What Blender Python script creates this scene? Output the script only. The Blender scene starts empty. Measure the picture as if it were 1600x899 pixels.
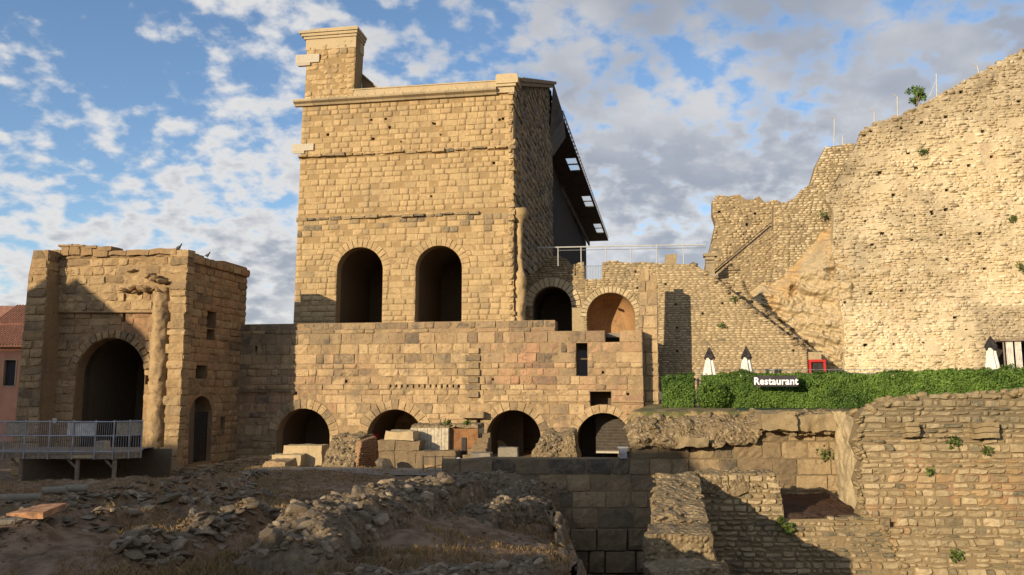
import bpy, bmesh, math, random
import numpy as np
from math import radians as R, pi
from mathutils import Vector, Matrix, geometry

rnd = random.Random(11)
rng = np.random.default_rng(11)
sc = bpy.context.scene
COL = sc.collection

# ------------------------------------------------------------------ camera
EYE = np.array([0.0, 0.0, 8.0])
F = 1250.0                                   # focal length in photo pixels (1600 wide)
PIT = math.atan((605 - 449.5) / F)
cd = bpy.data.cameras.new('camera')
cam = bpy.data.objects.new('camera', cd)
COL.objects.link(cam)
cd.sensor_width = 36.0
cd.lens = 36.0 * F / 1600.0
cd.clip_end = 9000.0
cam.location = EYE
cam.rotation_euler = (pi / 2 + PIT, 0, 0)
sc.camera = cam

# ------------------------------------------------------------------ sun, sky, exposure
SUN_EL, SUN_AZ = 12.0, 40.0                   # low evening sun, behind the viewer's left shoulder
sdir = Vector((math.sin(R(SUN_AZ)) * math.cos(R(SUN_EL)), math.cos(R(SUN_AZ)) * math.cos(R(SUN_EL)), -math.sin(R(SUN_EL))))
sl = bpy.data.lights.new('sun', 'SUN')
sl.energy = 5.0
sl.angle = R(0.55)
sl.color = (1.0, 0.82, 0.57)
so = bpy.data.objects.new('sun', sl)
COL.objects.link(so)
so.location = (-60, -70, 60)
so.rotation_euler = sdir.to_track_quat('-Z', 'Y').to_euler()

wd = bpy.data.worlds.new('World')
sc.world = wd
wd.use_nodes = True
wt = wd.node_tree
for n_ in list(wt.nodes):
    wt.nodes.remove(n_)


class NT:
    """small helper to write node trees"""
    def __init__(s, tree):
        s.t = tree

    def n(s, typ, ins=None, **props):
        nd = s.t.nodes.new(typ)
        for k, v in props.items():
            setattr(nd, k, v)
        for k, v in (ins or {}).items():
            if isinstance(v, bpy.types.NodeSocket):
                s.t.links.new(v, nd.inputs[k])
            else:
                nd.inputs[k].default_value = v
        return nd

    def math(s, op, a, b=0.0, c=0.0, clamp=False):
        return s.n('ShaderNodeMath', {0: a, 1: b, 2: c}, operation=op, use_clamp=clamp).outputs[0]

    def vmath(s, op, a, b=(0, 0, 0)):
        nd = s.n('ShaderNodeVectorMath', {0: a}, operation=op)
        if isinstance(b, bpy.types.NodeSocket):
            s.t.links.new(b, nd.inputs[1])
        elif op == 'SCALE':
            nd.inputs['Scale'].default_value = b
        else:
            nd.inputs[1].default_value = b
        return nd.outputs[0]

    def mix(s, f, a, b, blend='MIX'):
        nd = s.n('ShaderNodeMix', data_type='RGBA', blend_type=blend, clamp_factor=True)
        for k, v in ((0, f), (6, a), (7, b)):
            if isinstance(v, bpy.types.NodeSocket):
                s.t.links.new(v, nd.inputs[k])
            else:
                nd.inputs[k].default_value = v if k == 0 else (*v, 1.0)[:4]
        return nd.outputs[2]

    def noise(s, vec, scale, detail=4.0, rough=0.55, dist=0.0):
        return s.n('ShaderNodeTexNoise', {'Vector': vec, 'Scale': scale, 'Detail': detail, 'Roughness': rough, 'Distortion': dist}).outputs['Fac']

    def ramp(s, f, lo, hi, a=0.0, b=1.0, smooth=True):
        nd = s.n('ShaderNodeMapRange', {0: f, 1: lo, 2: hi, 3: a, 4: b}, interpolation_type='SMOOTHSTEP' if smooth else 'LINEAR')
        return nd.outputs[0]


W = NT(wt)
sky = W.n('ShaderNodeTexSky', sky_type='NISHITA', sun_disc=False, sun_elevation=R(SUN_EL + 8), sun_rotation=R(180 + SUN_AZ),
          altitude=50, air_density=1.0, dust_density=0.6, ozone_density=3.0)
tc = W.n('ShaderNodeTexCoord')
dirv = tc.outputs['Generated']
sp = W.n('ShaderNodeSeparateXYZ', {0: dirv})
dz = W.math('ADD', W.math('MAXIMUM', sp.outputs[2], 0.0), 0.42)
flat = W.n('ShaderNodeCombineXYZ', {0: W.math('DIVIDE', sp.outputs[0], dz), 1: W.math('DIVIDE', sp.outputs[1], dz), 2: 0.0}).outputs[0]
# sheets of broken cloud, denser towards the east
cov = W.noise(W.vmath('ADD', flat, (3.1, 1.7, 0)), 1.3, 2.0, 0.5)
puff = W.math('ADD', W.math('MULTIPLY', W.noise(W.vmath('ADD', flat, (7.3, 2.2, 4.0)), 5.2, 8.0, 0.52, 0.0), 0.42), W.math('MULTIPLY', W.noise(W.vmath('ADD', flat, (2.3, 5.2, 1.0)), 19.0, 7.0, 0.52, 0.0), 0.58))
east = W.ramp(W.math('DIVIDE', sp.outputs[0], W.math('ADD', W.math('ABSOLUTE', sp.outputs[1]), 0.15)), -0.42, 0.15, -0.015, 0.11)
low = W.ramp(sp.outputs[2], 0.04, 0.36, 0.15, 0.0)
dens = W.math('ADD', W.math('ADD', puff, east), W.math('ADD', low, W.math('MULTIPLY_ADD', cov, 0.34, -0.17)))
mask = W.ramp(dens, 0.49, 0.635)
thick = W.ramp(W.math('ADD', dens, W.math('MULTIPLY', east, W.ramp(sp.outputs[2], 0.12, 0.46, 0.35, 1.7))), 0.58, 0.80)
thick2 = W.math('MULTIPLY', thick, W.ramp(W.noise(W.vmath('ADD', flat, (1.0, 9.0, 2.0)), 3.2, 5.0, 0.5), 0.32, 0.60, 0.30, 1.0))
CL_W = (7.6, 7.45, 7.3)
CL_G = (3.4, 3.65, 4.25)
ccol = W.mix(thick2, CL_W, CL_G)
skyc = W.mix(1.0, sky.outputs[0], (1.55, 1.58, 1.58), 'MULTIPLY')
fin = W.mix(W.math('MULTIPLY', mask, 0.93), skyc, ccol)
bg = W.n('ShaderNodeBackground', {0: fin, 1: 0.088})
out = W.n('ShaderNodeOutputWorld', {0: bg.outputs[0]})

sc.view_settings.view_transform = 'Standard'
sc.view_settings.look = 'None'
sc.view_settings.exposure = 0.28
sc.view_settings.gamma = 1.0
sc.view_settings.use_curve_mapping = False
sc.cycles.use_denoising = True
sc.cycles.max_bounces = 6
sc.cycles.diffuse_bounces = 3
sc.cycles.caustics_reflective = False
sc.cycles.caustics_refractive = False

# ------------------------------------------------------------------ geometry of the view
cP, sP = math.cos(PIT), math.sin(PIT)


def ray(px, py):
    dx, dy = (px - 800) / F, (449.5 - py) / F
    return np.array([dx, cP - dy * sP, sP + dy * cP])


def at(px, py, Y):
    d = ray(px, py)
    return EYE + d * (Y / d[1])


def atz(px, py, z):
    d = ray(px, py)
    return EYE + d * ((z - EYE[2]) / d[2])


class Pl:
    """a vertical plane: origin, direction along it, normal towards the viewer"""
    def __init__(s, o, ang):
        s.o = np.array(o[:2], float)
        s.e = np.array([math.cos(R(ang)), math.sin(R(ang))])
        s.n = np.array([s.e[1], -s.e[0]])
        s.ang = ang

    @classmethod
    def at(cls, px, Y, ang):
        return cls(at(px, 605, Y)[:2], ang)

    def uz(s, px, py):
        d = ray(px, py)
        t = np.dot(s.o - EYE[:2], s.n) / np.dot(d[:2], s.n)
        p = EYE + d * t
        return (float(np.dot(p[:2] - s.o, s.e)), float(p[2]))

    def W(s, u, z, n=0.0):
        u, z, n = np.broadcast_arrays(np.asarray(u, float), np.asarray(z, float), np.asarray(n, float))
        return np.stack([s.o[0] + u * s.e[0] + n * s.n[0], s.o[1] + u * s.e[1] + n * s.n[1], z], -1)

    def off(s, n, u=0.0):
        p = s.W(u, 0, n)
        return Pl(p[:2], s.ang)

    def px(s, pts):
        return [s.uz(*p) for p in pts]


# ------------------------------------------------------------------ numeric noise
def _h(ix, iy, iz):
    x = (ix.astype(np.int64) * 374761393 + iy.astype(np.int64) * 668265263 + iz.astype(np.int64) * 2147483647) & 0xffffffff
    x = ((x ^ (x >> 13)) * 1274126177) & 0xffffffff
    return ((x ^ (x >> 16)) & 0xffff) / 65535.0


def vnoise(P):
    P = np.asarray(P, float)
    i = np.floor(P).astype(np.int64)
    f = P - i
    f = f * f * (3 - 2 * f)
    r = 0
    for a in (0, 1):
        wx = f[..., 0] if a else 1 - f[..., 0]
        for b in (0, 1):
            wy = f[..., 1] if b else 1 - f[..., 1]
            for c in (0, 1):
                wz = f[..., 2] if c else 1 - f[..., 2]
                r = r + wx * wy * wz * _h(i[..., 0] + a, i[..., 1] + b, i[..., 2] + c)
    return r


def fbm(P, octv=4, gain=0.5):
    P = np.asarray(P, float)
    r, a, t = 0, 1.0, 0.0
    for k in range(octv):
        r = r + a * (vnoise(P * 2 ** k + 17.3 * k) - 0.5)
        t += a * 0.5
        a *= gain
    return r / t


def fbm3(P, octv=3):
    return np.stack([fbm(P + s, octv) for s in (0.0, 31.7, 77.1)], -1)


def sstep(x, a, b):
    t = np.clip((np.asarray(x, float) - a) / (b - a), 0, 1)
    return t * t * (3 - 2 * t)


# ------------------------------------------------------------------ objects
WL = {}


def _link(o, parent, wloc):
    COL.objects.link(o)
    wloc = np.asarray(wloc, float)
    if parent is not None:
        o.parent = parent
        o.location = wloc - WL[parent.name]
    else:
        o.location = wloc
    WL[o.name] = wloc


def tag(o, label=None, cat=None, group=None, kind=None):
    if label: o['label'] = label
    if cat: o['category'] = cat
    if group: o['group'] = group
    if kind: o['kind'] = kind
    return o


def thing(name, label, cat, loc, group=None):
    o = bpy.data.objects.new(name, None)
    o.empty_display_size = 0.5
    _link(o, None, loc)
    return tag(o, label, cat, group, 'thing')


def mk(name, V, faces, mat, parent=None, smooth=False, col=None, kind=None):
    V = np.asarray(V, float).reshape(-1, 3)
    c = 0.5 * (V.min(0) + V.max(0))
    c[2] = V[:, 2].min()
    me = bpy.data.meshes.new(name)
    if isinstance(faces, np.ndarray) and len(faces) > 60:
        k = faces.shape[1]
        me.vertices.add(len(V))
        me.vertices.foreach_set('co', (V - c).astype(np.float32).ravel())
        me.loops.add(faces.size)
        me.loops.foreach_set('vertex_index', faces.astype(np.int32).ravel())
        me.polygons.add(len(faces))
        me.polygons.foreach_set('loop_start', np.arange(0, faces.size, k, dtype=np.int32))
        me.update(calc_edges=True)
    else:
        me.from_pydata((V - c).tolist(), [], [list(map(int, f)) for f in faces])
    if col is not None:
        at_ = me.color_attributes.new('col', 'FLOAT_COLOR', 'POINT')
        cc = np.ones((len(V), 4), np.float32)
        cc[:, :3] = col
        at_.data.foreach_set('color', cc.ravel())
    if smooth:
        me.polygons.foreach_set('use_smooth', np.ones(len(me.polygons), bool))
    me.materials.append(mat)
    o = bpy.data.objects.new(name, me)
    _link(o, parent, c)
    if kind: o['kind'] = kind
    return o


class MB:
    """collects pieces of ONE part"""
    def __init__(s):
        s.v, s.f, s.k = [], [], 0

    def add(s, V, faces):
        V = np.asarray(V, float).reshape(-1, 3)
        s.v.append(V)
        s.f += [tuple(int(i) + s.k for i in f) for f in faces]
        s.k += len(V)
        return s

    def hexa(s, P):            # 8 corners: bottom 4 (ccw), top 4
        return s.add(P, [(3, 2, 1, 0), (4, 5, 6, 7), (0, 1, 5, 4), (1, 2, 6, 5), (2, 3, 7, 6), (3, 0, 4, 7)])

    def box(s, lo, hi):
        (a, b, c), (d, e, f) = lo, hi
        return s.hexa([(a, b, c), (d, b, c), (d, e, c), (a, e, c), (a, b, f), (d, b, f), (d, e, f), (a, e, f)])

    def pbox(s, pl, u0, u1, z0, z1, n0, n1):
        c = [(u0, z0, n1), (u1, z0, n1), (u1, z0, n0), (u0, z0, n0), (u0, z1, n1), (u1, z1, n1), (u1, z1, n0), (u0, z1, n0)]
        return s.hexa([pl.W(*q) for q in c])

    def tube(s, a, b, r, n=8, r2=None):
        a, b = np.asarray(a, float), np.asarray(b, float)
        d = b - a
        L = np.linalg.norm(d)
        d = d / L
        x = np.cross(d, (0, 0, 1) if abs(d[2]) < 0.9 else (1, 0, 0))
        x /= np.linalg.norm(x)
        y = np.cross(d, x)
        r2 = r if r2 is None else r2
        th = np.arange(n) * 2 * pi / n
        ring = np.cos(th)[:, None] * x + np.sin(th)[:, None] * y
        V = np.concatenate([a + ring * r, b + ring * r2])
        fs = [(i, (i + 1) % n, n + (i + 1) % n, n + i) for i in range(n)] + [tuple(range(n))[::-1], tuple(range(n, 2 * n))]
        return s.add(V, fs)

    def build(s, name, mat, parent=None, smooth=False, kind=None, col=None):
        if callable(col):
            col = col(np.concatenate(s.v))
        return mk(name, np.concatenate(s.v), s.f, mat, parent, smooth, col, kind)


# ------------------------------------------------------------------ materials
def new_mat(name):
    m = bpy.data.materials.new(name)
    m.use_nodes = True
    t = m.node_tree
    for n_ in list(t.nodes):
        t.nodes.remove(n_)
    return m, NT(t)


def finish(T, col, rough=0.9, height=None, bstr=0.5, bdist=0.05, **kw):
    ins = {'Base Color': col, 'Roughness': rough}
    ins.update(kw)
    if height is not None:
        ins['Normal'] = T.n('ShaderNodeBump', {'Strength': bstr, 'Distance': bdist, 'Height': height}).outputs[0]
    b = T.n('ShaderNodeBsdfPrincipled', ins)
    if 'Specular IOR Level' not in kw:
        b.inputs['Specular IOR Level'].default_value = 0.15
    T.n('ShaderNodeOutputMaterial', {0: b.outputs[0]})


def stone(name, A, B, G=(0.13, 0.115, 0.09), P=(0.42, 0.22, 0.13), stain=0.35, sscale=0.25, fine=6.0, bstr=0.55, bdist=0.06, pebble=0.0, rnd_obj=0.0, pit=0.35, streak=0.25):
    m, T = new_mat(name)
    pos = T.n('ShaderNodeNewGeometry').outputs['Position']
    at_ = T.n('ShaderNodeAttribute', attribute_name='col')
    s3 = T.n('ShaderNodeSeparateColor', {0: at_.outputs['Color']})
    n1 = T.noise(pos, sscale, 4.0, 0.6)
    n2 = T.noise(pos, fine * 0.45, 4.0, 0.62)
    n3 = T.noise(pos, fine * 3.2, 2.0, 0.65)
    tone = T.math('ADD', s3.outputs[0], T.math('MULTIPLY_ADD', n2, 1.5, -0.75))
    if rnd_obj:
        oi = T.n('ShaderNodeObjectInfo')
        tone = T.math('ADD', tone, T.math('MULTIPLY_ADD', oi.outputs['Random'], rnd_obj, -rnd_obj / 2))
    tone = T.math('ADD', tone, 0.0, clamp=True)
    c = T.mix(tone, A, B)
    c = T.mix(s3.outputs[1], c, P)
    g = T.math('ADD', T.math('MULTIPLY', s3.outputs[2], T.ramp(n2, 0.30, 0.62, 0.45, 1.0)), T.ramp(n1, 0.50, 0.72, 0.0, stain), clamp=True)
    c = T.mix(g, c, G)
    stv = T.vmath('MULTIPLY', pos, (1.0, 1.0, 0.13))
    c = T.mix(T.ramp(T.noise(stv, 1.3, 3.0, 0.6), 0.52, 0.74, 0.0, streak), c, G)
    pm = T.ramp(T.noise(pos, fine * 0.8, 2.0, 0.6), 0.60, 0.70, 0.0, pit)
    c = T.mix(pm, c, tuple(x * 0.75 for x in G))
    c = T.mix(1.0, c, T.n('ShaderNodeCombineColor', {0: (v := T.ramp(n3, 0.25, 0.75, 0.72, 1.16, False)), 1: v, 2: v}).outputs[0], 'MULTIPLY')
    hgt = T.math('ADD', T.math('MULTIPLY', n2, 0.7), T.math('MULTIPLY', n3, 0.42))
    hgt = T.math('SUBTRACT', hgt, T.math('MULTIPLY', pm, 0.9))
    if pebble:
        vo = T.n('ShaderNodeTexVoronoi', {'Vector': pos, 'Scale': pebble, 'Randomness': 1.0}, feature='F1')
        d_ = vo.outputs['Distance']
        hgt = T.math('ADD', hgt, T.math('MULTIPLY', T.ramp(d_, 0.1, 0.6, 1.0, 0.0), 0.9))
        cs = T.n('ShaderNodeSeparateColor', {0: vo.outputs['Color']})
        c = T.mix(T.ramp(cs.outputs[0], 0.45, 1.0, 0.0, 0.5), c, B)
        c = T.mix(T.ramp(d_, 0.35, 0.62, 0.0, 0.40), c, G)
    finish(T, c, 0.92, hgt, bstr, bdist)
    return m


def plain(name, c, rough=0.6, var=0.15, scale=3.0, metallic=0.0, bump=0.0):
    m, T = new_mat(name)
    pos = T.n('ShaderNodeNewGeometry').outputs['Position']
    n = T.noise(pos, scale, 5.0, 0.6)
    lo = tuple(x * (1 - var) for x in c)
    hi = tuple(min(1, x * (1 + var)) for x in c)
    finish(T, T.mix(T.ramp(n, 0.3, 0.7), lo, hi), rough, n if bump else None, bump, 0.02, Metallic=metallic)
    return m


M = {}
M['facade'] = stone('stone_facade', (0.36, 0.25, 0.125), (0.52, 0.375, 0.195), stain=0.24, bstr=0.8, pit=.34, streak=.30)
M['facade_bed'] = stone('stone_facade_bed', (0.33, 0.225, 0.11), (0.45, 0.32, 0.165), stain=0.14, bstr=0.7, pit=.25, streak=.2)
M['arcade'] = stone('stone_arcade', (0.34, 0.235, 0.125), (0.52, 0.375, 0.205), G=(0.15, 0.12, 0.085), P=(0.40, 0.215, 0.13), stain=0.62, sscale=0.35, bstr=0.9, pit=.5, streak=.5)
M['arcade_bed'] = stone('stone_arcade_bed', (0.30, 0.21, 0.115), (0.47, 0.34, 0.19), stain=0.45, sscale=0.35, bstr=0.9, pit=.5, streak=.35)
M['pavilion'] = stone('stone_pavilion', (0.29, 0.19, 0.095), (0.45, 0.32, 0.17), G=(0.15, 0.11, 0.07), P=(0.36, 0.17, 0.085), stain=0.5, sscale=0.35, bstr=1.0, pit=.5, streak=.5)
M['ruin'] = stone('stone_ruin', (0.34, 0.255, 0.14), (0.57, 0.45, 0.27), G=(0.17, 0.14, 0.10), stain=0.35, sscale=0.3, fine=8, bstr=0.9)
M['ruin_bed'] = stone('stone_ruin_bed', (0.23, 0.17, 0.095), (0.36, 0.27, 0.155), stain=0.35, sscale=0.3, fine=8, bstr=0.9)
M['hill'] = stone('stone_hill', (0.47, 0.37, 0.215), (0.76, 0.655, 0.46), G=(0.26, 0.205, 0.13), P=(0.48, 0.31, 0.13), stain=0.5, sscale=0.16, fine=7, bstr=0.9)
M['hill_bed'] = stone('stone_hill_bed', (0.45, 0.35, 0.20), (0.68, 0.57, 0.38), G=(0.26, 0.21, 0.14), stain=0.5, sscale=0.16, fine=7, bstr=0.9)
M['cliff'] = stone('rock_cliff', (0.36, 0.26, 0.13), (0.60, 0.48, 0.30), G=(0.30, 0.24, 0.165), P=(0.50, 0.28, 0.09), stain=0.45, sscale=0.2, fine=5, bstr=1.0, bdist=0.12)
M['front'] = stone('stone_front', (0.29, 0.215, 0.115), (0.50, 0.39, 0.23), G=(0.14, 0.125, 0.085), P=(0.42, 0.25, 0.11), stain=0.42, sscale=0.35, fine=9, bstr=0.9, bdist=0.04)
M['front_bed'] = stone('stone_front_bed', (0.22, 0.16, 0.085), (0.34, 0.25, 0.14), G=(0.10, 0.09, 0.06), stain=0.45, sscale=0.35, fine=9, bstr=0.9, bdist=0.04)
M['footing'] = stone('stone_footing', (0.20, 0.145, 0.085), (0.36, 0.265, 0.15), G=(0.085, 0.075, 0.06), stain=0.6, sscale=0.5, fine=7, bstr=0.9)
M['rubble'] = stone('rubble_core', (0.27, 0.195, 0.105), (0.50, 0.39, 0.235), G=(0.12, 0.09, 0.052), stain=0.35, sscale=0.4, fine=9, bstr=1.0, bdist=0.10, pebble=5.0)
M['rubble_shade'] = stone('rubble_core_shade', (0.18, 0.13, 0.078), (0.40, 0.30, 0.19), G=(0.08, 0.06, 0.04), stain=0.35, sscale=0.4, fine=9, bstr=1.0, bdist=0.10, pebble=4.0)  # darker copy of the rubble, foreground shade mixed into its colour
M['rock'] = stone('rubble_stone', (0.16, 0.122, 0.08), (0.44, 0.345, 0.23), G=(0.09, 0.072, 0.052), stain=0.45, sscale=0.9, fine=9, bstr=0.9, bdist=0.04, rnd_obj=1.1)
M['grey_block'] = stone('grey_limestone', (0.25, 0.215, 0.16), (0.40, 0.345, 0.255), G=(0.13, 0.12, 0.10), stain=0.4, sscale=0.8, fine=10, bstr=0.7, bdist=0.03)
M['trim'] = stone('pale_limestone', (0.46, 0.35, 0.20), (0.60, 0.48, 0.30), stain=0.2, sscale=0.4, fine=9, bstr=0.35, bdist=0.02)
M['white_stone'] = stone('white_limestone', (0.48, 0.42, 0.32), (0.62, 0.56, 0.45), stain=0.1, sscale=0.4, fine=9, bstr=0.3, bdist=0.02)
M['plaster'] = stone('old_plaster', (0.34, 0.19, 0.085), (0.52, 0.36, 0.185), G=(0.18, 0.11, 0.06), stain=0.5, sscale=0.6, fine=3, bstr=0.3)
M['concrete'] = plain('board_concrete', (0.42, 0.36, 0.26), 0.9, 0.25, 4.0, bump=0.4)
M['rust'] = plain('rusted_panel', (0.21, 0.105, 0.045), 0.8, 0.25, 2.0)
M['steel'] = plain('galvanised_steel', (0.34, 0.35, 0.36), 0.45, 0.2, 2.0, 0.6)
M['whitesteel'] = plain('pale_painted_steel', (0.42, 0.42, 0.40), 0.5, 0.1)
M['iron'] = plain('dark_iron', (0.035, 0.03, 0.028), 0.6, 0.3)
M['canopy'] = plain('canopy_underside', (0.085, 0.07, 0.058), 0.7, 0.3, 0.6)
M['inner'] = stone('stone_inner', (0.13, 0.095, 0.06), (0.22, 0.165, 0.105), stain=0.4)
M['stage_dark'] = plain('stage_wall_shade', (0.032, 0.024, 0.018), 0.95, 0.3, 0.5)  # near-black base colour carries the shade under the canopy
M['white'] = plain('white_cloth', (0.66, 0.62, 0.56), 0.85, 0.18, 2.5)
M['dark_cloth'] = plain('dark_cloth', (0.035, 0.03, 0.03), 0.85, 0.4, 4.0)
M['red'] = plain('red_paint', (0.40, 0.03, 0.025), 0.5, 0.1)
M['wood'] = plain('grey_timber', (0.22, 0.17, 0.12), 0.8, 0.3, 5.0, bump=0.3)
M['orange_wood'] = plain('orange_board', (0.34, 0.18, 0.095), 0.8, 0.4, 6.0, bump=0.4)
M['pink_wall'] = plain('pink_render', (0.52, 0.25, 0.155), 0.9, 0.12, 0.6)
M['window_dark'] = plain('dark_pane', (0.04, 0.045, 0.05), 0.15, 0.2)
M['tile'] = plain('clay_tile', (0.28, 0.14, 0.095), 0.85, 0.3, 3.0)
M['shutter'] = plain('dark_shutter', (0.07, 0.058, 0.045), 0.7, 0.2)
M['sign_board'] = plain('dark_sign_board', (0.045, 0.04, 0.045), 0.6, 0.2)
M['letters'] = plain('white_letters', (0.86, 0.86, 0.86), 0.5, 0.03)
M['bird'] = plain('pigeon_grey', (0.09, 0.09, 0.10), 0.7, 0.2)
m_, T_ = new_mat('clear_pane')
b1 = T_.n('ShaderNodeBsdfTransparent', {0: (0.93, 0.95, 0.96, 1)})
b2 = T_.n('ShaderNodeBsdfGlossy', {0: (1, 1, 1, 1), 1: 0.05})
mx = T_.n('ShaderNodeMixShader', {0: 0.06, 1: b1.outputs[0], 2: b2.outputs[0]})
T_.n('ShaderNodeOutputMaterial', {0: mx.outputs[0]})
M['pane'] = m_


def leaf_mat(name, A, B, trans=0.25):
    m, T = new_mat(name)
    a = T.n('ShaderNodeAttribute', attribute_name='col')
    s3 = T.n('ShaderNodeSeparateColor', {0: a.outputs['Color']})
    c = T.mix(s3.outputs[0], A, B)
    d = T.n('ShaderNodeBsdfPrincipled', {'Base Color': c, 'Roughness': 0.6})
    d.inputs['Specular IOR Level'].default_value = 0.25
    t = T.n('ShaderNodeBsdfTranslucent', {0: c})
    mxs = T.n('ShaderNodeMixShader', {0: trans, 1: d.outputs[0], 2: t.outputs[0]})
    T.n('ShaderNodeOutputMaterial', {0: mxs.outputs[0]})
    return m


M['leaf'] = leaf_mat('hedge_leaf', (0.035, 0.075, 0.012), (0.18, 0.29, 0.05))
M['weed'] = leaf_mat('weed_leaf', (0.05, 0.085, 0.015), (0.16, 0.20, 0.05))
M['grass'] = leaf_mat('dry_grass', (0.11, 0.09, 0.035), (0.40, 0.25, 0.11), 0.3)

# ground
m_, T_ = new_mat('dry_earth')
pos = T_.n('ShaderNodeNewGeometry').outputs['Position']
g1 = T_.noise(pos, 0.35, 6, 0.6)
g2 = T_.noise(pos, 2.2, 6, 0.65)
g3 = T_.noise(pos, 14.0, 5, 0.7)
c_ = T_.mix(T_.ramp(g2, 0.35, 0.65), (0.14, 0.085, 0.048), (0.29, 0.195, 0.12))
c_ = T_.mix(T_.ramp(g1, 0.5, 0.65, 0.0, 0.6), c_, (0.11, 0.085, 0.035))
c_ = T_.mix(T_.ramp(g3, 0.55, 0.75, 0.0, 0.6), c_, (0.19, 0.15, 0.105))
finish(T_, c_, 0.95, T_.math('ADD', T_.math('MULTIPLY', g2, 1.0), T_.math('MULTIPLY', g3, 0.5)), 0.9, 0.10)
M['earth'] = m_
m_, T_ = new_mat('terrace_ground')
pos = T_.n('ShaderNodeNewGeometry').outputs['Position']
g2 = T_.noise(pos, 0.9, 6, 0.65)
g3 = T_.noise(pos, 9.0, 5, 0.7)
c_ = T_.mix(T_.ramp(g3, 0.35, 0.65), (0.22, 0.16, 0.08), (0.36, 0.27, 0.14))
c_ = T_.mix(T_.ramp(g2, 0.45, 0.55, 0.0, 0.8), c_, (0.06, 0.085, 0.025))
finish(T_, c_, 0.95, g3, 0.8, 0.06)
M['terrace'] = m_
M['soil'] = stone('dark_soil', (0.075, 0.04, 0.024), (0.15, 0.085, 0.05), stain=0.2, fine=9, bstr=1.0, bdist=0.08)
M['path'] = stone('packed_path', (0.24, 0.20, 0.155), (0.34, 0.29, 0.225), stain=0.2, fine=5, bstr=0.5)
M['turf_mat'] = plain('green_turf_mat', (0.045, 0.075, 0.035), 0.9, 0.3, 6.0)


# ------------------------------------------------------------------ masonry
class Rect:
    def __init__(s, pl, x0, y0, x1, y1):
        a, b = pl.uz(x0, (y0 + y1) / 2)[0], pl.uz(x1, (y0 + y1) / 2)[0]
        z0, z1 = pl.uz((x0 + x1) / 2, y1)[1], pl.uz((x0 + x1) / 2, y0)[1]
        s.u0, s.u1, s.z0, s.z1 = a, b, z0, z1
        s.ring = 0

    def ext(s, z):
        return (s.u0, s.u1) if s.z0 - 0.02 < z < s.z1 + 0.02 else None

    def poly(s):
        return [(s.u0, s.z0), (s.u1, s.z0), (s.u1, s.z1), (s.u0, s.z1)]


class Arch:
    """round-headed opening given by its edges in the photo; ring = width of the voussoirs in metres"""
    def __init__(s, pl, x0, x1, ytop, ybot, ring=0.9, rise=1.0, n=24):
        a = pl.uz(x0, (ytop + ybot) / 2)[0]
        b = pl.uz(x1, (ytop + ybot) / 2)[0]
        s.c, s.r = (a + b) / 2, (b - a) / 2
        zt = pl.uz((x0 + x1) / 2, ytop)[1]
        s.b = s.r * rise
        s.zs = zt - s.b
        s.z0 = pl.uz((x0 + x1) / 2, ybot)[1]
        s.ring, s.n = ring, n

    def ext(s, z):
        if z < s.z0 - 0.02:
            return None
        if z <= s.zs:
            return (s.c - s.r, s.c + s.r)
        t = (z - s.zs) / (s.b + s.ring)
        if t >= 1:
            return None
        h = (s.r + s.ring) * math.sqrt(1 - t * t)
        return (s.c - h, s.c + h)

    def poly(s, grow=0.0):
        p = [(s.c - s.r - grow, s.z0), (s.c + s.r + grow, s.z0)]
        for k in range(s.n + 1):
            t = pi * k / s.n
            p.append((s.c + (s.r + grow) * math.cos(t), s.zs + (s.b + grow) * math.sin(t)))
        return p

    def voussoirs(s, n):
        q = []
        for k in range(n):
            a, b = pi * k / n, pi * (k + 1) / n
            f = lambda t, g: (s.c - (s.r + g) * math.cos(t), s.zs + (s.b + g) * math.sin(t))
            q.append([f(a, 0.0), f(b, 0.0), f(b, s.ring), f(a, s.ring)])
        return q


def pip(poly, u, z):
    ins = False
    n = len(poly)
    for i in range(n):
        (a, b), (c, d) = poly[i], poly[(i + 1) % n]
        if (b > z) != (d > z) and u < (c - a) * (z - b) / (d - b) + a:
            ins = not ins
    return ins


def scan(poly, z):
    xs = []
    n = len(poly)
    for i in range(n):
        (a, b), (c, d) = poly[i], poly[(i + 1) % n]
        if (b > z) != (d > z):
            xs.append((c - a) * (z - b) / (d - b) + a)
    xs.sort()
    return [(xs[i], xs[i + 1]) for i in range(0, len(xs) - 1, 2)]


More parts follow.
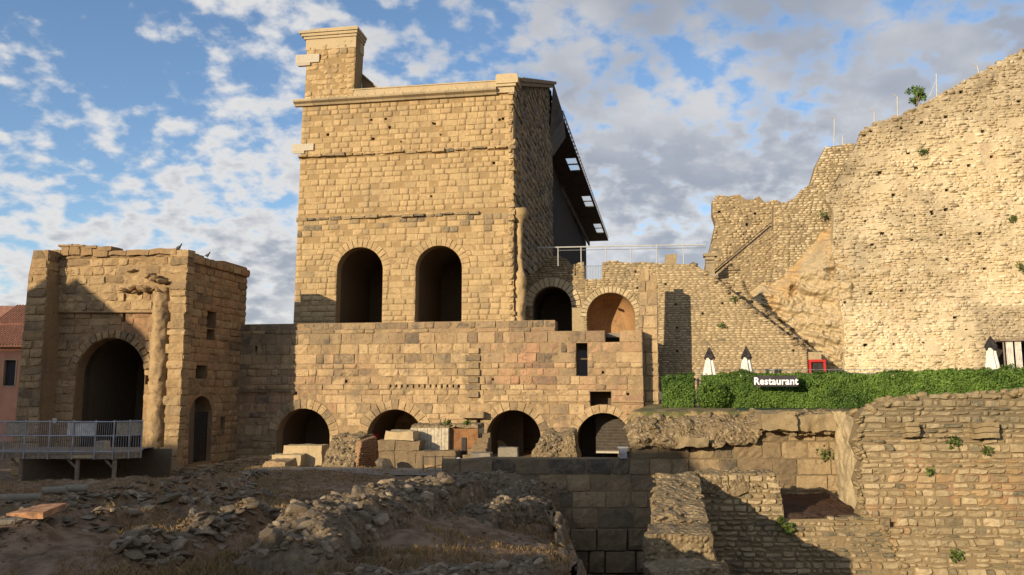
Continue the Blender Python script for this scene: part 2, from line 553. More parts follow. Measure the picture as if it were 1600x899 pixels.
def prism(pl, outer, holes, n1, n0, mb=None, bulge=None, step=0):
    """slab between normal offsets n0 (back) and n1 (front) with holes through it"""
    loops = [outer] + list(holes)
    pts, edges = [], []
    for lp in loops:
        k = len(pts)
        pts += [Vector(p) for p in lp]
        edges += [(k + i, k + (i + 1) % len(lp)) for i in range(len(lp))]
    if step:
        ou = np.array(outer)
        for gu in np.arange(ou[:, 0].min() + step / 2, ou[:, 0].max(), step):
            for gz in np.arange(ou[:, 1].min() + step / 2, ou[:, 1].max(), step):
                if pip(outer, gu, gz):
                    pts.append(Vector((gu, gz)))
    v, e, f, *_ = geometry.delaunay_2d_cdt(pts, edges, [], 0, 1e-5)
    tri = []
    hb = [(min(p[0] for p in h), max(p[0] for p in h), min(p[1] for p in h), max(p[1] for p in h), h) for h in holes]
    for t in f:
        cu, cz = sum(v[i][0] for i in t) / 3, sum(v[i][1] for i in t) / 3
        if pip(outer, cu, cz) and not any(b_[0] <= cu <= b_[1] and b_[2] <= cz <= b_[3] and pip(b_[4], cu, cz) for b_ in hb):
            tri.append(tuple(t))
    uv = np.array([(p[0], p[1]) for p in v])
    mb = mb or MB()
    bz = bulge(uv[:, 0], uv[:, 1]) if bulge else 0.0
    mb.add(pl.W(uv[:, 0], uv[:, 1], n1 + bz), tri)
    mb.add(pl.W(uv[:, 0], uv[:, 1], n0), [t[::-1] for t in tri])
    for lp in loops:
        a = np.array(lp)
        n = len(a)
        V = np.concatenate([pl.W(a[:, 0], a[:, 1], n1 + (bulge(a[:, 0], a[:, 1]) if bulge else 0.0)), pl.W(a[:, 0], a[:, 1], n0)])
        mb.add(V, [(i, (i + 1) % n, n + (i + 1) % n, n + i) for i in range(n)])
    return mb


def free(outline, ops, z):
    iv = scan(outline, z)
    for o in ops:
        x = o.ext(z)
        if not x:
            continue
        nx = []
        for a, b in iv:
            if x[1] <= a or x[0] >= b:
                nx.append((a, b))
            else:
                if x[0] - a > 0.03: nx.append((a, x[0]))
                if b - x[1] > 0.03: nx.append((x[1], b))
        iv = nx
    return iv


def lay(outline, ops, h, w, hv=0.2, wv=0.35, gap=0.03, zlist=None):
    """courses of blocks: list of quads (c00, c10, c11, c01)"""
    z0, z1 = min(p[1] for p in outline), max(p[1] for p in outline)
    zs = zlist
    if zs is None:
        zs = [z0]
        while zs[-1] < z1 - h * 0.4:
            zs.append(zs[-1] + h * (1 + rnd.uniform(-hv, hv)))
    Q = []
    for a, b in zip(zs, zs[1:]):
        i0, i1 = free(outline, ops, a + 0.02), free(outline, ops, b - 0.02)
        mid = free(outline, ops, (a + b) / 2)
        if not (len(i0) == len(i1) == len(mid)) or any(max(abs(p[0] - q[0]), abs(p[1] - q[1])) > 1.3 * (b - a) for p, q in zip(i0, i1)):
            i0 = i1 = mid
        for (l0, r0), (l1, r1) in zip(i0, i1):
            L = ((r0 - l0) + (r1 - l1)) / 2
            if L < 0.12 or r0 - l0 < 0.05 or r1 - l1 < 0.05:
                continue
            n = max(1, round(L / w + rnd.uniform(-0.4, 0.4)))
            fr = [0.0]
            for k in range(n):
                fr.append(fr[-1] + 1 + rnd.uniform(-wv, wv))
            if n > 1 and rnd.random() < 0.5:
                fr[1] -= 0.4 * (fr[1] - fr[0])
            fr = [x / fr[-1] for x in fr]
            for p, q in zip(fr, fr[1:]):
                g0, g1 = gap / 2, gap / 2
                Q.append([(l0 + (r0 - l0) * p + g0, a + g0), (l0 + (r0 - l0) * q - g0, a + g0),
                          (l1 + (r1 - l1) * q - g0, b - g0), (l1 + (r1 - l1) * p + g0, b - g0)])
    return Q


def blocks_mesh(pl, Q, proud, bev, rough, gs=(5, 4), back=-0.14, freq=1.6, jit=0.0, bulge=None):
    Q = np.asarray(Q, float)
    N = len(Q)
    if jit:
        Q = Q + rng.uniform(-jit, jit, Q.shape)
    proud = np.broadcast_to(np.asarray(proud, float), (N,))
    rough = np.broadcast_to(np.asarray(rough, float), (N,))
    w = np.linalg.norm(Q[:, 1] - Q[:, 0], axis=1)
    h = np.linalg.norm(Q[:, 3] - Q[:, 0], axis=1)
    nu, nv = gs

    def par(n, L):
        b = np.clip(bev / L, 0.02, 0.3)
        inner = b[:, None] + (1 - 2 * b)[:, None] * np.linspace(0, 1, n - 2)[None, :]
        return np.concatenate([np.zeros((N, 1)), inner, np.ones((N, 1))], 1)

    S = par(nu, w)[:, None, :, None]
    T = par(nv, h)[:, :, None, None]
    S, T = np.broadcast_to(S, (N, nv, nu, 1)), np.broadcast_to(T, (N, nv, nu, 1))
    c = [Q[:, k][:, None, None, :] for k in range(4)]
    UZ = c[0] * (1 - S) * (1 - T) + c[1] * S * (1 - T) + c[2] * S * T + c[3] * (1 - S) * T
    ring = np.zeros((nv, nu), bool)
    ring[0, :] = ring[-1, :] = True
    ring[:, 0] = ring[:, -1] = True
    inn = np.zeros((nv, nu), bool)
    inn[1, 1:-1] = inn[-2, 1:-1] = True
    inn[1:-1, 1] = inn[1:-1, -2] = True
    cor = np.zeros((nv, nu))
    for a in (1, nv - 2):
        for b in (1, nu - 2):
            cor[a, b] = 1.0
    P0 = pl.W(UZ[..., 0], UZ[..., 1], 0)
    nz = fbm(P0 * freq, 3)
    ids = rng.uniform(0, 100, (N, 1, 1, 1))
    nb = fbm(P0 * freq * 1.9 + ids, 2)
    nn = proud[:, None, None] + rough[:, None, None] * (nz * 0.6 + nb * 0.8) - inn[None] * rough[:, None, None] * 0.07 - cor[None] * rough[:, None, None] * rng.uniform(0, 0.7, (N, 1, 1))
    nn = np.where(ring[None], back, np.maximum(nn, back + 0.02))
    if bulge:
        nn = nn + bulge(UZ[..., 0], UZ[..., 1])
    jv = fbm3(P0 * 3.1 + 5, 2)[..., :2] * np.minimum(0.35 * bev + 0.25 * rough[:, None, None], 0.12)[..., None]
    UZ = UZ + jv * ~ring[None, :, :, None]
    V = pl.W(UZ[..., 0], UZ[..., 1], nn).reshape(N, nu * nv, 3)
    fs = np.array([(j * nu + i, j * nu + i + 1, (j + 1) * nu + i + 1, (j + 1) * nu + i) for j in range(nv - 1) for i in range(nu - 1)])
    return V, fs


def emit(parent, V, fs, cols, mat, name, limit=300, smooth=False, rest='small_block'):
    """the blocks that show largest become parts, the rest one joined part"""
    N, nvt = V.shape[:2]
    cen = V.mean(1)
    ext = V.max(1) - V.min(1)
    d = np.maximum(cen[:, 1], 5)
    size = np.hypot(ext[:, 0], ext[:, 1]) * ext[:, 2] / d ** 2
    order = np.argsort(-size)
    px = (cen[:, 0] / d) * 1259 + 800
    vis = [i for i in order if -20 < px[i] < 1620]
    top = set(vis[:limit])
    for i in vis[:limit]:
        mk(name, V[i], fs, mat, parent, smooth, np.broadcast_to(cols[i], (nvt, 3)))
    others = [i for i in range(N) if i not in top]
    if others:
        Vo = V[others].reshape(-1, 3)
        fo = (fs[None] + (np.arange(len(others)) * nvt)[:, None, None]).reshape(-1, 4)
        co = np.repeat(cols[others], nvt, axis=0)
        mk(rest, Vo, fo, mat, parent, smooth, co, kind='stuff')


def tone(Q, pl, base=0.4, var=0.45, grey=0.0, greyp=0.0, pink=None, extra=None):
    """colour of each block: brightness, reddening, grey weathering, shade of the turned-away side"""
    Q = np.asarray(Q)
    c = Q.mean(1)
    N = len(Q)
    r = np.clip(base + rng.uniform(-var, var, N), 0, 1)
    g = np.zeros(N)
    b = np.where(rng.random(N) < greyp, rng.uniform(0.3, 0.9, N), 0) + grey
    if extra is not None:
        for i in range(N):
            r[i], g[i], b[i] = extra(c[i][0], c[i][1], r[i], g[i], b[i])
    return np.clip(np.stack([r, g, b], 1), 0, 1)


def tunnel(pl, op, n0, n1, mat, parent, name='vault', grow=0.01):
    """lining of an arched passage and its closed far end"""
    p = np.array(op.poly(grow) if isinstance(op, Arch) else op.poly())
    n = len(p)
    V = np.concatenate([pl.W(p[:, 0], p[:, 1], n0), pl.W(p[:, 0], p[:, 1], n1)])
    return mk(name, V, [(i, (i + 1) % n, n + (i + 1) % n, n + i) for i in range(n)] + [tuple(range(n, 2 * n))], mat, parent)


def grid_patch(name, fn, nu, nv, mat, parent=None, smooth=True, kind=None):
    """surface from fn(S, T) -> points"""
    S, T = np.meshgrid(np.linspace(0, 1, nu), np.linspace(0, 1, nv))
    V = fn(S, T).reshape(-1, 3)
    i = np.arange(nu - 1)[None, :] + nu * np.arange(nv - 1)[:, None]
    fs = np.stack([i, i + 1, i + nu + 1, i + nu], -1).reshape(-1, 4)
    return mk(name, V, fs, mat, parent, smooth, kind=kind)


def rough_mass(name, P8, mat, parent=None, n=(14, 10, 10), amp=0.25, freq=0.9, smooth=False, octv=4):
    """a lump with six sides, its faces broken up by noise; P8 as in MB.hexa"""
    P = np.asarray(P8, float)

    def tri(a, b, c):
        a, b, c = a[..., None], b[..., None], c[..., None]
        q = lambda i: P[i]
        bot = q(0) * (1 - a) * (1 - b) + q(1) * a * (1 - b) + q(2) * a * b + q(3) * (1 - a) * b
        top = q(4) * (1 - a) * (1 - b) + q(5) * a * (1 - b) + q(6) * a * b + q(7) * (1 - a) * b
        return bot * (1 - c) + top * c
    Vs, fs, k = [], [], 0
    for ax in range(3):
        o = [x for x in range(3) if x != ax]
        na, nb = n[o[0]], n[o[1]]
        A, B = np.meshgrid(np.linspace(0, 1, na), np.linspace(0, 1, nb))
        for side in (0.0, 1.0):
            abc = [None] * 3
            abc[ax] = np.full_like(A, side)
            abc[o[0]], abc[o[1]] = A, B
            V = tri(*abc)
            V = V + fbm3(V * freq, octv) * amp
            i = np.arange(na - 1)[None, :] + na * np.arange(nb - 1)[:, None]
            f = np.stack([i, i + 1, i + na + 1, i + na], -1).reshape(-1, 4) + k
            Vs.append(V.reshape(-1, 3))
            fs.append(f)
            k += na * nb
    return mk(name, np.concatenate(Vs), np.concatenate(fs), mat, parent, smooth)


# rubble stones that share a few meshes
def _rock(seed):
    r = np.random.default_rng(seed)
    bm = bmesh.new()
    bmesh.ops.create_icosphere(bm, subdivisions=2, radius=0.5)
    V = np.array([v.co[:] for v in bm.verts])
    fs = [[v.index for v in f.verts] for f in bm.faces]
    bm.free()
    for k in range(7):                                  # chop flat facets
        d = r.normal(size=3)
        d /= np.linalg.norm(d)
        lim = r.uniform(0.26, 0.40)
        t = V @ d
        V = V - np.outer(np.maximum(t - lim, 0), d)
    V = V + fbm3(V * 3 + seed * 9.1, 3) * 0.07
    V = V * np.array([1.15, 0.95, 0.75])
    me = bpy.data.meshes.new('stone')
    me.from_pydata(V.tolist(), [], fs)
    me.materials.append(M['rock'])
    return me


ROCKS = [_rock(s) for s in range(10)]


def rock(parent, p, size, name='stone', mat=None, flat=1.0, rot=None):
    me = rnd.choice(ROCKS)
    o = bpy.data.objects.new(name, me)
    _link(o, parent, p)
    if mat:
        o.material_slots[0].link = 'OBJECT'
        o.material_slots[0].material = M[mat]
    s = size
    o.scale = (s * rnd.uniform(0.8, 1.35), s * rnd.uniform(0.8, 1.25), s * rnd.uniform(0.65, 1.1) * flat)
    o.rotation_euler = rot or (rnd.uniform(-0.5, 0.5), rnd.uniform(-0.5, 0.5), rnd.uniform(0, 6.28))
    return o


def join_rocks(parent, pts, sizes, name, mat):
    """many small stones too small to pick apart"""
    base = []
    for me in ROCKS[:5]:
        base.append((np.array([v.co[:] for v in me.vertices]), np.array([p.vertices[:] for p in me.polygons])))
    Vs, fs, k = [], [], 0
    for p, s in zip(pts, sizes):
        V, f = base[rnd.randrange(5)]
        a = rnd.uniform(0, 6.28)
        m = np.array([[math.cos(a), -math.sin(a), 0], [math.sin(a), math.cos(a), 0], [0, 0, 1]])
        V2 = (V * s * np.array([rnd.uniform(.8, 1.3), rnd.uniform(.8, 1.2), rnd.uniform(.5, .9)])) @ m.T + p
        Vs.append(V2)
        fs.append(f + k)
        k += len(V)
    return mk(name, np.concatenate(Vs), np.concatenate(fs), mat, parent, kind='stuff', col=None)

# ================================================================== GROUND
def ground_h(X, Y):
    X, Y = np.asarray(X, float), np.asarray(Y, float)
    z = 4.45 - 1.75 * sstep(Y, 17, 42) - 1.1 * sstep(Y, 40, 76)
    P = np.stack([X, Y, np.zeros_like(X)], -1)
    inn = sstep(Y, 6, 12) * (1 - sstep(Y, 76, 84)) * sstep(X, -60, -45) * (1 - sstep(X, 20, 30))
    z = z + inn * (0.40 * fbm(P * 0.16, 3) + 0.20 * fbm(P * 0.9, 3) + 0.12 * fbm(P * 2.6, 2))
    # worn-down foundation rows across the slope
    for (x0, y0, x1, y1, hh, wd_) in ROWS:
        d = np.array([x1 - x0, y1 - y0])
        L = np.hypot(*d)
        d = d / L
        s = (X - x0) * d[0] + (Y - y0) * d[1]
        t = -(X - x0) * d[1] + (Y - y0) * d[0]
        t = t + 0.5 * fbm(P * 0.5 + 9, 2)
        z = z + hh * np.exp(-(t / wd_) ** 2) * sstep(s, -1, 1) * (1 - sstep(s, L - 1, L + 1)) * (0.65 + 0.7 * vnoise(P * 1.3))
    z = z - 0.75 * sstep(X, -2.0, 1.6) * inn
    # the deep cut in front of the footing wall
    edge = 1.6 + 0.7 * fbm(P * 0.45, 3) + 0.02 * (Y - 30)
    pit = sstep(X, edge, edge + 1.6) * (1 - sstep(X, 34, 36)) * sstep(Y, 8, 11) * (1 - sstep(Y, 50.0, 50.3))
    z = z * (1 - pit) + (-4.5) * pit
    # the hollow under the walkway
    hol = (1 - sstep(X, -21.5, -18.5)) * sstep(X, -70, -60) * sstep(Y, 50.5 + 0.28 * (X + 18), 53.5 + 0.28 * (X + 18)) * (1 - sstep(Y, 84, 90))
    z = z * (1 - hol) + 0.15 * hol
    far = sstep(np.hypot(X, Y), 110, 300)
    return z * (1 - far) + 1.0 * far


def gp(px, py):
    """point of the ground seen at a photo pixel"""
    d = ray(px, py)
    t = np.arange(12.0, 95.0, 0.15)
    P = EYE + d * (t / d[1])[:, None]
    b = P[:, 2] < ground_h(P[:, 0], P[:, 1])
    k = int(np.argmax(b)) if b.any() else -1
    return np.array([P[k, 0], P[k, 1], ground_h(P[k, 0], P[k, 1])])


def _row(a, b, hh, w):
    p, q = gp0(*a), gp0(*b)
    return (p[0], p[1], q[0], q[1], hh, w)


ROWS = []


def gp0(x, y):
    p = gp(x, y)
    return p


ROWS = [_row((0, 852), (420, 752), 0.6, 0.42), _row((200, 880), (420, 812), 0.5, 0.4), _row((0, 800), (330, 745), 0.5, 0.5),
         _row((120, 838), (420, 778), 0.45, 0.4)]
xs = np.concatenate([[-4000, -1500, -600, -250, -120, -80], np.arange(-60, 32, 0.28), [34, 36, 40, 60, 100, 200, 600, 1500, 4000]])
ys = np.concatenate([[-4000, -1500, -500, -150, -50, -10, 4], np.arange(8, 30, 0.18), np.arange(30, 86, 0.3), [88, 90, 95, 110, 150, 250, 600, 1500, 5000]])
XX, YY = np.meshgrid(xs, ys)
ZZ = ground_h(XX, YY)
V = np.stack([XX, YY, ZZ], -1).reshape(-1, 3)
nx = len(xs)
i_ = np.arange(nx - 1)[None, :] + nx * np.arange(len(ys) - 1)[:, None]
gr = mk('ground', V, np.stack([i_, i_ + 1, i_ + nx + 1, i_ + nx], -1).reshape(-1, 4), M['earth'], smooth=True)
tag(gr, kind='structure')

# ================================================================== STAGE BUILDING (the tall flank)
TH = -9.4
F0 = Pl.at(457, 88, TH)
fu = lambda x, y: F0.uz(x, y)
ZC = F0.uz(620, 151)[1]                       # top of the main cornice
U0, U1 = F0.uz(466, 330)[0], F0.uz(802, 330)[0]
sb = thing('stage_building', 'tall ochre stone stage building with two dark arches and a chimney-like pier', 'building', F0.W((U0 + U1) / 2, 1.5, -3))
UPR = F0.uz(553, 100)[0]                       # right edge of the raised pier
UPL = F0.uz(479, 100)[0]
ZP = F0.uz(515, 60)[1]
outl = [(U0 - 0.25, 1.0), (U1 + 0.1, 1.0), (U1, ZC - 0.3), (UPR, ZC - 0.3), (UPR + 0.25, ZP), (UPL, ZP), (UPL - 0.1, ZC - 0.4), (U0 + 0.1, ZC - 0.5)]
a1 = Arch(F0, 525.5, 597.5, 386.5, 520, 0.95)
a2 = Arch(F0, 649, 721.5, 384, 520, 0.95)
pits = []
for k in range(52):
    x, y = rnd.uniform(560, 790), rnd.gauss(203, 12)
    if k > 36: x, y = rnd.uniform(480, 790), rnd.uniform(200, 480)
    if any(o.ext(F0.uz(x, y)[1]) and o.ext(F0.uz(x, y)[1])[0] - 1.5 < F0.uz(x, y)[0] < o.ext(F0.uz(x, y)[1])[1] + 1.5 for o in (a1, a2)):
        continue
    s = rnd.uniform(.7, 2.3)
    pits.append(Rect(F0, x - s, y - s, x + s, y + s * 0.8))
holes = [a1.poly(), a2.poly()] + [p.poly() for p in pits]
prism(F0, outl, holes, -0.018, -1.3).build('wall_bed', M['facade_bed'], sb)
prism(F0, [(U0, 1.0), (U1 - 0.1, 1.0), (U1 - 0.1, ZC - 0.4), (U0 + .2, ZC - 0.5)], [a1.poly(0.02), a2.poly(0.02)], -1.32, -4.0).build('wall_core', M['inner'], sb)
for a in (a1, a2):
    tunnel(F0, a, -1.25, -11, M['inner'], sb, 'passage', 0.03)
ZA, ZB = F0.uz(630, 238)[1], F0.uz(610, 338)[1]
ZF = F0.uz(680, 183)[1]
zl = [1.0]
while zl[-1] < ZP - 0.2:
    nz_ = zl[-1] + rnd.uniform(0.52, 0.74)
    zl.append(nz_)
Q = lay(outl, [a1, a2] + pits, 0.62, 1.12, gap=0.01, zlist=zl)
Q = [q for q in Q if not any(abs(0.5 * (q[0][1] + q[2][1]) - z) < 0.30 for z in (ZA, ZB))]
Qc = np.array(Q).mean(1)
N = len(Q)
smoothz = (Qc[:, 1] > ZF) & (Qc[:, 1] < ZC) & (Qc[:, 0] > F0.uz(555, 170)[0])
proud = np.where(smoothz, np.where(rng.random(N) < 0.15, -0.06, 0.035) + rng.uniform(-.008, .008, N), rng.uniform(0.0, 0.04, N))
worn = (rng.random(N) < 0.16) & ~smoothz
proud = np.where(worn, rng.uniform(-0.05, 0.0, N), proud)
rgh = np.where(smoothz, 0.010, rng.uniform(0.02, 0.075, N))
rgh = np.where((Qc[:, 1] > ZP - 6.5) & (Qc[:, 0] < UPR + .3) & (Qc[:, 1] > ZC), 0.19, rgh)


def fcol(u, z, r, g, b):
    if ZB - 1.9 < z < ZB - 0.3 and rnd.random() < 0.5:
        b += rnd.uniform(0.35, 1.0)
    if z > ZC - 2.2 and z < ZC and u < F0.uz(550, 170)[0] and rnd.random() < 0.4: b += 0.3
    if rnd.random() < 0.03: b += 0.3
    return r, g, b


cols = tone(Q, F0, 0.52, 0.26, extra=fcol)
V, fs = blocks_mesh(F0, Q, proud, 0.022, rgh, (7, 6), freq=1.2, jit=0.015)
emit(sb, V, fs, cols, M['facade'], 'stone_block', 300)
for a in (a1, a2):
    q = a.voussoirs(17)
    V, fs = blocks_mesh(F0, q, rng.uniform(0.03, 0.09, len(q)), 0.03, 0.07, (4, 6), back=-0.2)
    emit(sb, V, fs, tone(q, F0, 0.5, 0.25), M['facade'], 'voussoir', 99)
    # stones of the jambs inside the openings
# eroded string courses
for zc_, ua, ub, gg in ((ZA, U0 - 0.1, U1 + 0.1, 0.15), (ZB, U0 - 0.2, F0.uz(746, 336)[0], 0.75)):
    u = ua
    q, pr = [], []
    while u < ub:
        w_ = rnd.uniform(0.7, 1.7)
        hh = rnd.uniform(0.15, 0.28)
        d_ = rnd.uniform(-0.06, 0.06)
        q.append([(u, zc_ - hh + d_), (min(u + w_, ub + .3) - .03, zc_ - hh + d_), (min(u + w_, ub + .3) - .03, zc_ + hh * .8 + d_), (u, zc_ + hh * .8 + d_)])
        pr.append(rnd.choice((0.2, 0.34, 0.42, 0.5)))
        u += w_
    V, fs = blocks_mesh(F0, q, np.array(pr), 0.07, 0.13, (6, 4))
    emit(sb, V, fs, tone(q, F0, 0.4, 0.3, grey=gg * 0.7, greyp=0.3), M['facade'], 'string_course_stone', 99)
    # weathered bed above and below the string course
    qq = lay([(ua, zc_ - 0.32), (ub, zc_ - 0.32), (ub, zc_ + 0.32), (ua, zc_ + 0.32)], [], 0.32, 0.9, gap=0.02, zlist=[zc_ - 0.32, zc_ + 0.32])
    V, fs = blocks_mesh(F0, qq, 0.03, 0.05, 0.08, (5, 4))
    emit(sb, V, fs, tone(qq, F0, 0.4, 0.3), M['facade'], 'string_bed_stone', 99)
# main cornice in lengths, with lugs on its slope, and the parapet above
u = U0 - 0.75
ue = F0.uz(777, 140)[0]
while u < ue:
    w_ = min(rnd.uniform(1.9, 2.5), ue - u)
    if w_ < 0.6: break
    mb = MB()
    j = rnd.uniform(-0.02, 0.02)
    prof = [(-0.1, -0.55), (0.30, -0.55), (0.42, -0.35), (0.78, -0.18), (0.84, -0.02), (0.80, 0.10), (-0.1, 0.36)]
    pts = [F0.W(u + .012, ZC + b_, a_ + j) for a_, b_ in prof] + [F0.W(u + w_ - .012, ZC + b_, a_ + j) for a_, b_ in prof]
    n_ = len(prof)
    mb.add(pts, [(i, (i + 1) % n_, n_ + (i + 1) % n_, n_ + i) for i in range(n_)] + [tuple(range(n_)), tuple(range(n_, 2 * n_))[::-1]])
    mb.build('cornice_stone', M['trim'], sb, col=np.array([0.35 + rnd.uniform(-.2, .2), 0, 0.22 + 0.3 * rnd.random()]))
    u += w_
for k in range(21):
    uu = F0.uz(486 + k * 14.1, 150)[0]
    mb = MB().pbox(F0, uu, uu + 0.34, ZC + 0.02, ZC + 0.30, 0.10, 0.72)
    mb.build('cornice_lug', M['trim'], sb, col=np.array([0.5, 0, 0.1]))
mb = MB().pbox(F0, F0.uz(549, 140)[0], U1 - 1.2, ZC + 0.30, ZC + 1.05, -1.2, -0.02)
mb.pbox(F0, F0.uz(549, 140)[0] - .0, U1 - 1.2, ZC + 1.053, ZC + 1.18, -1.2, 0.06)
mb.build('parapet', M['trim'], sb, col=np.array([0.45, 0, 0.2]))
# corner cap stones on the right
cu0 = F0.uz(776, 140)[0]
mb = MB()
for (n1_, z0_, z1_, ex) in ((0.28, -1.0, -0.35, 0.15), (0.5, -0.35, -0.05, 0.35), (0.62, -0.05, 0.75, 0.6), (0.5, 0.753, 1.0, 0.5), (-0.0, 1.003, 1.25, 0.1)):
    mb.pbox(F0, cu0, U1 + ex, ZC + z0_ + .6, ZC + z1_ + .6, -1.5, n1_)
mb.build('corner_cap', M['trim'], sb, col=np.array([0.55, 0, 0.1]))
# cap of the raised pier
mb = MB()
for (ex, z0_, z1_) in ((0.12, -1.3, 0.0), (0.35, 0.0, 0.3), (0.62, 0.3, 0.62), (0.85, 0.62, 0.92)):
    mb.pbox(F0, UPL - ex * 0.95, UPR + ex * 0.45 + .15, ZP + z0_ - 0.0, ZP + z1_, -2.6, ex * 0.6)
mb.pbox(F0, UPL + 0.3, UPR + 0.3, ZP + 0.925, ZP + 1.25, -2.2, 0.05)
mb.build('pier_cap', M['trim'], sb, col=np.array([0.45, 0, 0.15]))
prism(F0, [(UPL + .05, ZC), (UPR - .02, ZC), (UPR + .2, ZP), (UPL + .05, ZP)], [], -1.32, -2.5).build('pier_core', M['facade_bed'], sb, col=np.array([0.3, 0, 0.2]))
# sloping wall behind the raised pier
p0, p1, p2 = F0.uz(553, 104), F0.uz(592, 138), F0.uz(553, 146)
prism(F0, [p2, (p1[0] + .3, ZC + 0.4), p1, p0], [], -2.6, -4.4).build('sloping_wall', M['facade_bed'], sb, col=np.array([0.2, 0, 0.5]))
mb = MB()
d0, d1 = np.array(p0), np.array(p1)
mb.add([F0.W(*(d0 + (0, .02)), -2.4), F0.W(*(d1 + (0, .02)), -2.4), F0.W(*(d1 + (0, .02)), -4.5), F0.W(*(d0 + (0, .02)), -4.5),
        F0.W(*(d0 + (0, .22)), -2.4), F0.W(*(d1 + (0, .22)), -2.4), F0.W(*(d1 + (0, .22)), -4.5), F0.W(*(d0 + (0, .22)), -4.5)],
       [(3, 2, 1, 0), (4, 5, 6, 7), (0, 1, 5, 4), (1, 2, 6, 5), (2, 3, 7, 6), (3, 0, 4, 7)])
mb.build('sloping_coping', M['trim'], sb, col=np.array([0.3, 0, 0.4]))
# mast corbels that jut out on the left
for (x0, x1, y0, y1) in ((463, 500, 85, 103), (457, 491, 225, 240)):
    ua, za = F0.uz(x0, y1)
    ub, zb = F0.uz(x1, y0)
    mb = MB().pbox(F0, ua, ub, za + .2, zb, -0.9, 0.22)
    mb.add([F0.W(ua, za + .197, .22), F0.W(ub - 1.1, za + .197, .22), F0.W(ub - 1.1, za + .197, -.9), F0.W(ua, za + .197, -.9), F0.W(ua + .15, za - .1, .15), F0.W(ub - 1.1, za - .1, .15)],
           [(0, 1, 5, 4), (1, 2, 5), (2, 3, 4, 5), (3, 0, 4)])
    mb.build('corbel', M['white_stone'], sb)
# ragged right-hand edge and the worn corner column
q = []
z = 3.0
while z < ZC - 0.6:
    h_ = rnd.uniform(0.5, 0.9)
    ex = rnd.uniform(-0.1, 0.35)
    q.append([(U1 - 0.6, z), (U1 + ex, z), (U1 + ex * rnd.uniform(.4, 1.1), z + h_ - .03), (U1 - 0.6, z + h_ - .03)])
    z += h_
V, fs = blocks_mesh(F0, q, rng.uniform(0.06, 0.3, len(q)), 0.09, 0.22, (6, 5), back=-1.1)
emit(sb, V, fs, tone(q, F0, 0.45, 0.3), M['facade'], 'corner_stone', 99)
colp = F0.W(F0.uz(810, 420)[0], 0, -0.8)
zc0, zc1 = F0.uz(812, 512)[1], F0.uz(812, 325)[1]
S_, T_2 = np.meshgrid(np.linspace(0, 2 * pi, 25), np.linspace(0, 1, 60))
rad = 0.62 + 0.18 * sstep(T_2, 0.86, 0.97) - 0.30 * sstep(T_2, 0.42, 0.5) * (1 - sstep(T_2, 0.9, 0.97)) + 0.1 * (T_2 < 0.40) * (T_2 > 0.35)
Pc = np.stack([colp[0] + rad * np.cos(S_), colp[1] + rad * np.sin(S_), zc0 + (zc1 - zc0) * T_2], -1)
Pc = Pc + fbm3(Pc * 1.6, 4) * 0.20 + np.stack([0.12 * fbm(np.stack([T_2 * 4, T_2 * 0, T_2 * 0], -1), 2), 0 * T_2, 0 * T_2], -1)
n_ = 25
i_ = np.arange(n_ - 1)[None, :] + n_ * np.arange(59)[:, None]
mk('worn_column', Pc.reshape(-1, 3), np.stack([i_, i_ + 1, i_ + n_ + 1, i_ + n_], -1).reshape(-1, 4), M['facade'], sb, True, col=np.array([0.5, 0, 0]))
# the side that turns away; its shade is put into darker block colours
cxy = F0.W(U1 - 0.05, 0, -0.3)
S1 = Pl(cxy, 90 + TH)
L1 = 38.0
zt0, zt1 = ZC + 0.6, S1.uz(864, 157)[1]
s1o = [(0.0, 1.0), (L1, 1.0), (L1, zt1), (L1 * 0.93, zt1 + 0.6), (0.0, zt0)]
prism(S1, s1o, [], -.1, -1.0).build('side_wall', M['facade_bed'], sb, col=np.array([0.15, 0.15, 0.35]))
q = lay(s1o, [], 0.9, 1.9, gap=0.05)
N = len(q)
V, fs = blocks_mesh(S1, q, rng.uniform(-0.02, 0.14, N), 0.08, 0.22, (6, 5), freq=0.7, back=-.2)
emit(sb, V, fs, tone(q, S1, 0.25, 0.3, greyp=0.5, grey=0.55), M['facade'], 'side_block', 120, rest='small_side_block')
mb = MB()
for (a_, b_, ex) in ((0.0, 0.5, 0.7), (0.503, 0.95, 1.0)):
    mb.add([S1.W(0.3, zt0 + a_, ex), S1.W(L1 * .93, zt1 + .6 + a_, ex), S1.W(L1 * .93, zt1 + .6 + a_, -1), S1.W(.3, zt0 + a_, -1),
            S1.W(.3, zt0 + b_, ex), S1.W(L1 * .93, zt1 + .6 + b_, ex), S1.W(L1 * .93, zt1 + .6 + b_, -1), S1.W(.3, zt0 + b_, -1)],
           [(3, 2, 1, 0), (4, 5, 6, 7), (0, 1, 5, 4), (1, 2, 6, 5), (2, 3, 7, 6), (3, 0, 4, 7)])
mb.build('side_coping', M['facade_bed'], sb, col=np.array([0.1, 0, 0.6]))
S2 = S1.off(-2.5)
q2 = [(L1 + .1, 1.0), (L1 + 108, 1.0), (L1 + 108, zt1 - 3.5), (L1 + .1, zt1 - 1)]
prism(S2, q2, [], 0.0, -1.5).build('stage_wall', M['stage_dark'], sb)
prism(F0, [(U0 + 1, ZC - 0.6), (U1 - 1.0, ZC - 0.6), (U1 - 1.0, ZC - 0.2), (U0 + 1, ZC - 0.2)], [], -1.4, -36).build('roof_slab', M['facade_bed'], sb)
prism(Pl(F0.W(U0 + 0.3, 0, -4.1), 90 + TH), [(0, 1.0), (32, 1.0), (32, ZC - .7), (0, ZC - .7)], [], 0.9, 0.0).build('outer_wall', M['facade_bed'], sb)

